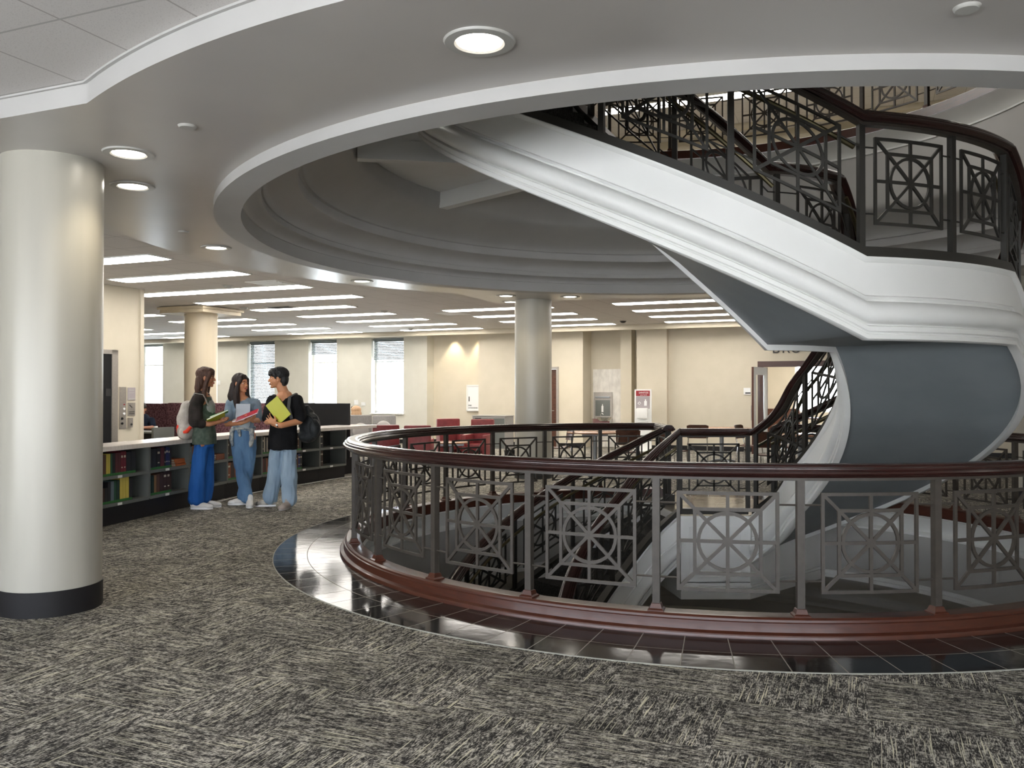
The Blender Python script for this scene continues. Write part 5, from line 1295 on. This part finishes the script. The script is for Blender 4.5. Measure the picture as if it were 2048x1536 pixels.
# jacket tied round the waist
b = BL()
for i in range(20):
    t = 2*PI*i/20; t2 = 2*PI*(i+1)/20; b.cap(Q(.145*math.cos(t),.125*math.sin(t),1.02+.01*math.sin(3*t)), Q(.145*math.cos(t2),.125*math.sin(t2),1.02+.01*math.sin(3*t2)), .020,.020,8)
b.chain([Q(-.12,-.09,1.0),Q(-.13,-.11,.90),Q(-.10,-.13,.80)],[.028,.030,.018]); b.chain([Q(.13,-.07,1.0),Q(.14,-.09,.88),Q(.13,-.10,.80)],[.028,.034,.026]); b.chain([Q(-.02,-.125,1.0),Q(.0,-.14,.93)],[.022,.016])
mb_obj(b, 'tied_jacket', noisy(mat('tied_print_jacket',(.3,.33,.34),.8),(.10,.14,.19),(.50,.50,.46),22,5), p2, .007, amp=.008, freq=20)
b = BL(); shoe(b, Q(.115,-.09,0), (.3,-1,0), .26); mb_obj(b, 'shoe', mat('white_shoe',(.72,.71,.69),.5), p2, .006); sole(p2, Q(.115,-.085,0), (.3,-1,0), .265, 'inkwhite')
b = BL(); shoe(b, Q(.05,.055,0), (-1,-.25,0), .26); mb_obj(b, 'shoe', mat('white_shoe',(.70,.69,.67),.5), p2, .006); sole(p2, Q(.055,.055,0), (-1,-.25,0), .265, 'inkwhite')
mb = MB(); 
for k in range(2): mb.revolve([(.026,-.003),(.030,0),(.026,.003),(.023,0)],0,360,20,closed=True,c=tuple(Q(.085+.018*k,-.213,1.118+.004*k)))
o = mb.build('bracelet','chrome',p2,world=True)
notebook('red notebook held out by the student in jeans', Q(.135,-.27,1.20), (.27,.03,.115), (-.02,.13,.05), (.55,.008,.03), th=.012)
notebook('pale blue sleeve held at the chest of the student in jeans', Q(.045,-.165,1.24), (.18,.02,0), (0,.02,.22), (.40,.45,.50), th=.01)
notebook('small white and orange notebook under the red one', Q(.02,-.25,1.145), (.15,.02,.03), (-.02,.14,.02), (.70,.45,.35), th=.016)

# --- student in black t-shirt, right
o3 = at(568, 11.20)
def Q(x, y, z): return V((o3.x+x, o3.y+y, z))
p3 = thing('person', 'person in black t-shirt and pale jeans holding a yellow-green notebook, rightmost of the three', 'person', o3)
Hc, HF = Q(-.075,-.01,1.682), frame((-.97,-.22,-.02))*1.12
b = BL(); add_head(b, Hc, HF); b.cap(Q(-.045,0,1.60), Q(.01,0,1.46), .064, .072)
b.chain([Q(.01,0,1.42),Q(.01,0,1.28),Q(.0,0,1.08),Q(.0,0,.95)],[.115,.125,.11,.12]); b.ell(Q(-.10,0,1.40),(.09,.075,.07)); b.ell(Q(.12,0,1.40),(.09,.075,.07))
b.chain([Q(.18,.0,1.395),Q(.225,-.08,1.13),Q(.03,-.245,1.075),Q(-.045,-.235,1.10)],[.055,.046,.036,.027]); add_hand(b, Q(-.045,-.235,1.10), (-.75,-.05,.55), (.1,1,.1), -1, .5, .6)
b.chain([Q(-.155,-.02,1.395),Q(-.19,-.10,1.12),Q(-.12,-.23,1.12)],[.052,.043,.027]); add_hand(b, Q(-.12,-.21,1.12), (.75,-.1,-.3), (0,1,.1), 1, .5)
b.chain([Q(-.08,0,.92),Q(-.12,.02,.50),Q(-.20,.10,.08)],[.09,.062,.042]); b.chain([Q(.08,0,.92),Q(.07,-.02,.50),Q(.09,-.08,.08)],[.09,.062,.042])
mb_obj(b, 'body', skinmat((.62,.285,.145)), p3, .0055, smooth_it=3)
head_details(p3, Hc, HF, lip=(.42,.12,.10))
hair = hairmat((.008,.008,.009),(.02,.02,.022))
b = BL(); P = lambda x,y,z: Hc+HF@V((x,y,z))
b.ell(P(-.022,0,.055),(.110,.092,.085),HF); b.ell(P(.040,0,.070),(.070,.084,.055),HF); b.ell(P(.075,0,.052),(.038,.066,.028),HF); b.ell(P(-.065,0,-.01),(.055,.080,.085),HF); b.ell(P(-.055,0,-.075),(.040,.055,.035),HF)
for s in (-1,1): b.cap(P(.035,s*.078,.04),P(.028,s*.080,.0),.020,.012)
mb_obj(b, 'hair', hair, p3, .006, smooth_it=3, amp=.006, freq=30, zs=.5)
b = BL(); loft(b,[(Q(-.01,-.0,.755),.190,.150),(Q(-.01,0,.92),.186,.148),(Q(0,0,1.10),.172,.135),(Q(.005,0,1.30),.178,.135),(Q(.01,0,1.42),.150,.11),(Q(.01,0,1.475),.085,.078)])
for s in (-1,1): b.ell(Q(.01+s*.12,0,1.40),(.10,.085,.075))
b.chain([Q(.175,.0,1.395),Q(.212,-.03,1.26),Q(.225,-.065,1.18)],[.080,.086,.084]); b.chain([Q(-.145,-.01,1.395),Q(-.175,-.05,1.26),Q(-.19,-.08,1.17)],[.078,.080,.076])
mb_obj(b, 't_shirt', noisy(mat('black_cotton',(.010,.010,.011),.85),(.007,.007,.008),(.014,.014,.016),6), p3, .008, amp=.009, freq=9, zs=.4, seed=5)
b = BL(); b.chain([Q(-.065,.0,.80),Q(-.09,.01,.66),Q(-.125,.03,.46),Q(-.195,.09,.12)],[.098,.102,.098,.102]); b.chain([Q(.065,.0,.80),Q(.072,-.01,.66),Q(.07,-.02,.46),Q(.09,-.07,.12)],[.098,.102,.100,.102])
loft(b,[(Q(0,0,.74),.158,.118),(Q(0,0,.88),.150,.115)]); mb_obj(b, 'jeans', denim((.24,.34,.45),(.36,.46,.56)), p3, .008, amp=.020, freq=11, zs=.35, seed=2)
b = BL(); shoe(b, Q(.095,-.06,0), (-.18,-1,0), .29, w=.05); mb_obj(b, 'shoe', mat('beige_sneaker',(.42,.36,.32),.6), p3, .006); sole(p3, Q(.095,-.055,0), (-.18,-1,0), .295, 'pillow')
b = BL(); shoe(b, Q(-.13,.10,0), (-1,-.05,0), .28, w=.05); mb_obj(b, 'shoe', noisy(mat('striped_sneaker',(.2,.19,.17),.6),(.05,.05,.05),(.55,.52,.47),14,1,(1,.1,.2)), p3, .006); sole(p3, Q(-.125,.10,0), (-1,-.05,0), .285, 'inkwhite')
mb = MB(); mb.revolve([(.029,-.008),(.033,0),(.029,.008),(.026,0)],0,360,20,closed=True,c=(0,0,0)); o = mb.build('wristwatch','black',p3,world=False); o.location = V((-.015,-.243,1.083)); o.rotation_euler = (0,PI/2-.2,0)
mb = MB(); mb.ball(Q(-.02,-.275,1.085),(.014,.006,.014)); mb.build('watch_face','inkwhite',p3,world=True)
bp = thing('backpack', 'charcoal backpack hanging from the shoulder of the student in the black t-shirt', 'backpack', o3)
b = BL(); b.chain([Q(.24,.16,1.26),Q(.31,.14,1.10),Q(.33,.12,.98)],[.08,.125,.115]); b.ell(Q(.31,.13,1.06),(.135,.12,.19)); b.ell(Q(.28,.12,.92),(.12,.11,.09))
cv = noisy(mat('charcoal_nylon',(.025,.028,.03),.5),(.018,.02,.022),(.04,.044,.047),8)
mb_obj(b, 'pack_body', cv, bp, .008, amp=.016, freq=8, zs=.6)
b = BL(); b.ell(Q(.385,.06,1.03),(.075,.085,.13)); mb_obj(b, 'front_pocket', cv, bp, .008, amp=.010, freq=12)
mb = MB(); mb.path([Q(.20,.12,1.38),Q(.15,.03,1.487),Q(.10,-.10,1.44),Q(.10,-.155,1.30),Q(.14,-.155,1.16)],.024,8,flat=.35); mb.build('strap', mat('grey_strap',(.07,.07,.07),.8), bp, world=True)
mb = MB(); mb.path([Q(.27,.02,1.22),Q(.36,-.01,1.18),Q(.42,.0,1.07),Q(.43,.02,.95)],.010,6,flat=.5); mb.build('webbing','black',bp,world=True)
n3 = notebook('yellow-green notebook held diagonally against a black t-shirt', Q(-.02,-.190,1.275), (.175,.01,-.235), (-.150,.01,-.125) , (.55,.55,.005), th=.016)

# --- man with a phone at the booth table
o4 = at(285, 17.3)
def Q(x, y, z): return V((o4.x+x, o4.y+y, z))
p4 = thing('person', 'person in navy shirt seated at the booth table looking at a phone', 'person', o4)
Hc, HF = Q(.01,-.05,1.16), frame((.25,-.95,-.30))
b = BL(); add_head(b, Hc, HF); b.cap(Q(0,-.01,1.10), Q(-.02,.03,.98), .055, .065)
b.chain([Q(0,.03,.95),Q(0,.05,.80),Q(0,.05,.60)],[.12,.13,.14])
b.chain([Q(.17,.03,.93),Q(.25,-.10,.79),Q(.17,-.36,.80)],[.055,.045,.03]); add_hand(b, Q(.17,-.34,.80), (-.4,-.9,.2), (-.2,.1,1), 1, .7)
b.chain([Q(-.17,.03,.93),Q(-.22,-.10,.80),Q(.0,-.36,.80)],[.055,.045,.03]); add_hand(b, Q(.0,-.36,.80), (.9,-.3,.2), (0,.1,1), -1, .7)
for s in (-1,1): b.chain([Q(s*.1,.05,.52),Q(s*.12,-.40,.50),Q(s*.12,-.42,.08)],[.09,.065,.045])
mb_obj(b, 'body', skinmat((.50,.25,.16)), p4, .008, smooth_it=2); head_details(p4, Hc, HF, smile=False)
b = BL(); P = lambda x,y,z: Hc+HF@V((x,y,z)); b.ell(P(-.02,0,.055),(.105,.088,.082),HF); b.ell(P(.035,0,.075),(.055,.07,.04),HF)
mb_obj(b, 'hair', hairmat((.012,.01,.01),(.03,.025,.022)), p4, .009, smooth_it=2)
b = BL(); b.chain([Q(0,.03,.95),Q(0,.05,.80),Q(0,.05,.60)],[.135,.15,.16])
for s in (-1,1): b.ell(Q(s*.12,.03,.93),(.09,.08,.07)); b.chain([Q(s*.17,.03,.93),Q(s*.235,-.06,.83)],[.075,.065])
mb_obj(b, 'shirt', mat('navy_shirt',(.012,.018,.035),.8), p4, .010, amp=.006)
b = BL()
for s in (-1,1): b.chain([Q(s*.09,.05,.52),Q(s*.12,-.40,.50),Q(s*.12,-.42,.12)],[.10,.08,.065])
mb_obj(b, 'trousers', mat('dark_trousers',(.02,.02,.022),.8), p4, .012)
b = BL()
for s in (-1,1): shoe(b, Q(s*.12,-.38,0), (0,-1,0), .27)
mb_obj(b, 'shoes', 'black', p4, .01)
mb = MB(); book3(mb, Q(.09,-.42,.845), (.14,0,.02), (0,-.06,.05), .01); tag(mb.build('phone','black',smooth=0), 'dark phone held by the seated man in navy', 'phone')
# --- person with fair hair behind the black screen
o5 = at(712, 19.0)
def Q(x, y, z): return V((o5.x+x, o5.y+y, z))
p5 = thing('person', 'person with fair hair and dark cap seated beyond the black screen', 'person', o5)
Hc, HF = Q(0,0,1.07), frame((-.3,.95,-.1))
b = BL(); add_head(b, Hc, HF); b.cap(Q(0,-.01,1.0), Q(0,-.02,.9), .055, .065); b.chain([Q(0,-.02,.86),Q(0,-.02,.52)],[.14,.15]); b.chain([Q(.17,0,.86),Q(.22,.1,.66),Q(.1,.3,.68)],[.055,.045,.03]); b.chain([Q(-.17,0,.86),Q(-.22,.1,.66),Q(-.1,.3,.68)],[.055,.045,.03])
for s in (-1,1): b.chain([Q(s*.1,.0,.50),Q(s*.12,.42,.48),Q(s*.12,.45,.08)],[.09,.065,.045])
add_hand(b, Q(.1,.3,.68), (-.3,.9,0), (0,0,-1), -1, .4); add_hand(b, Q(-.1,.3,.68), (.3,.9,0), (0,0,-1), 1, .4)
mb_obj(b, 'body', skinmat((.55,.32,.22)), p5, .009, smooth_it=2)
b = BL(); P = lambda x,y,z: Hc+HF@V((x,y,z)); b.ell(P(-.03,0,.04),(.12,.115,.10),HF); b.ell(P(-.06,0,-.06),(.09,.12,.14),HF)
mb_obj(b, 'hair', hairmat((.42,.24,.12),(.62,.42,.26)), p5, .009, smooth_it=2, amp=.006, freq=20)
b = BL(); b.ell(P(.03,.05,.10),(.07,.06,.03),HF); mb_obj(b, 'cap', 'black', p5, .008)
b = BL(); b.chain([Q(0,-.02,.87),Q(0,-.02,.52)],[.155,.165]); b.chain([Q(.17,0,.86),Q(.22,.1,.68)],[.07,.06]); b.chain([Q(-.17,0,.86),Q(-.22,.1,.68)],[.07,.06])
mb_obj(b, 'shirt', mat('grey_shirt',(.15,.15,.16),.8), p5, .01)
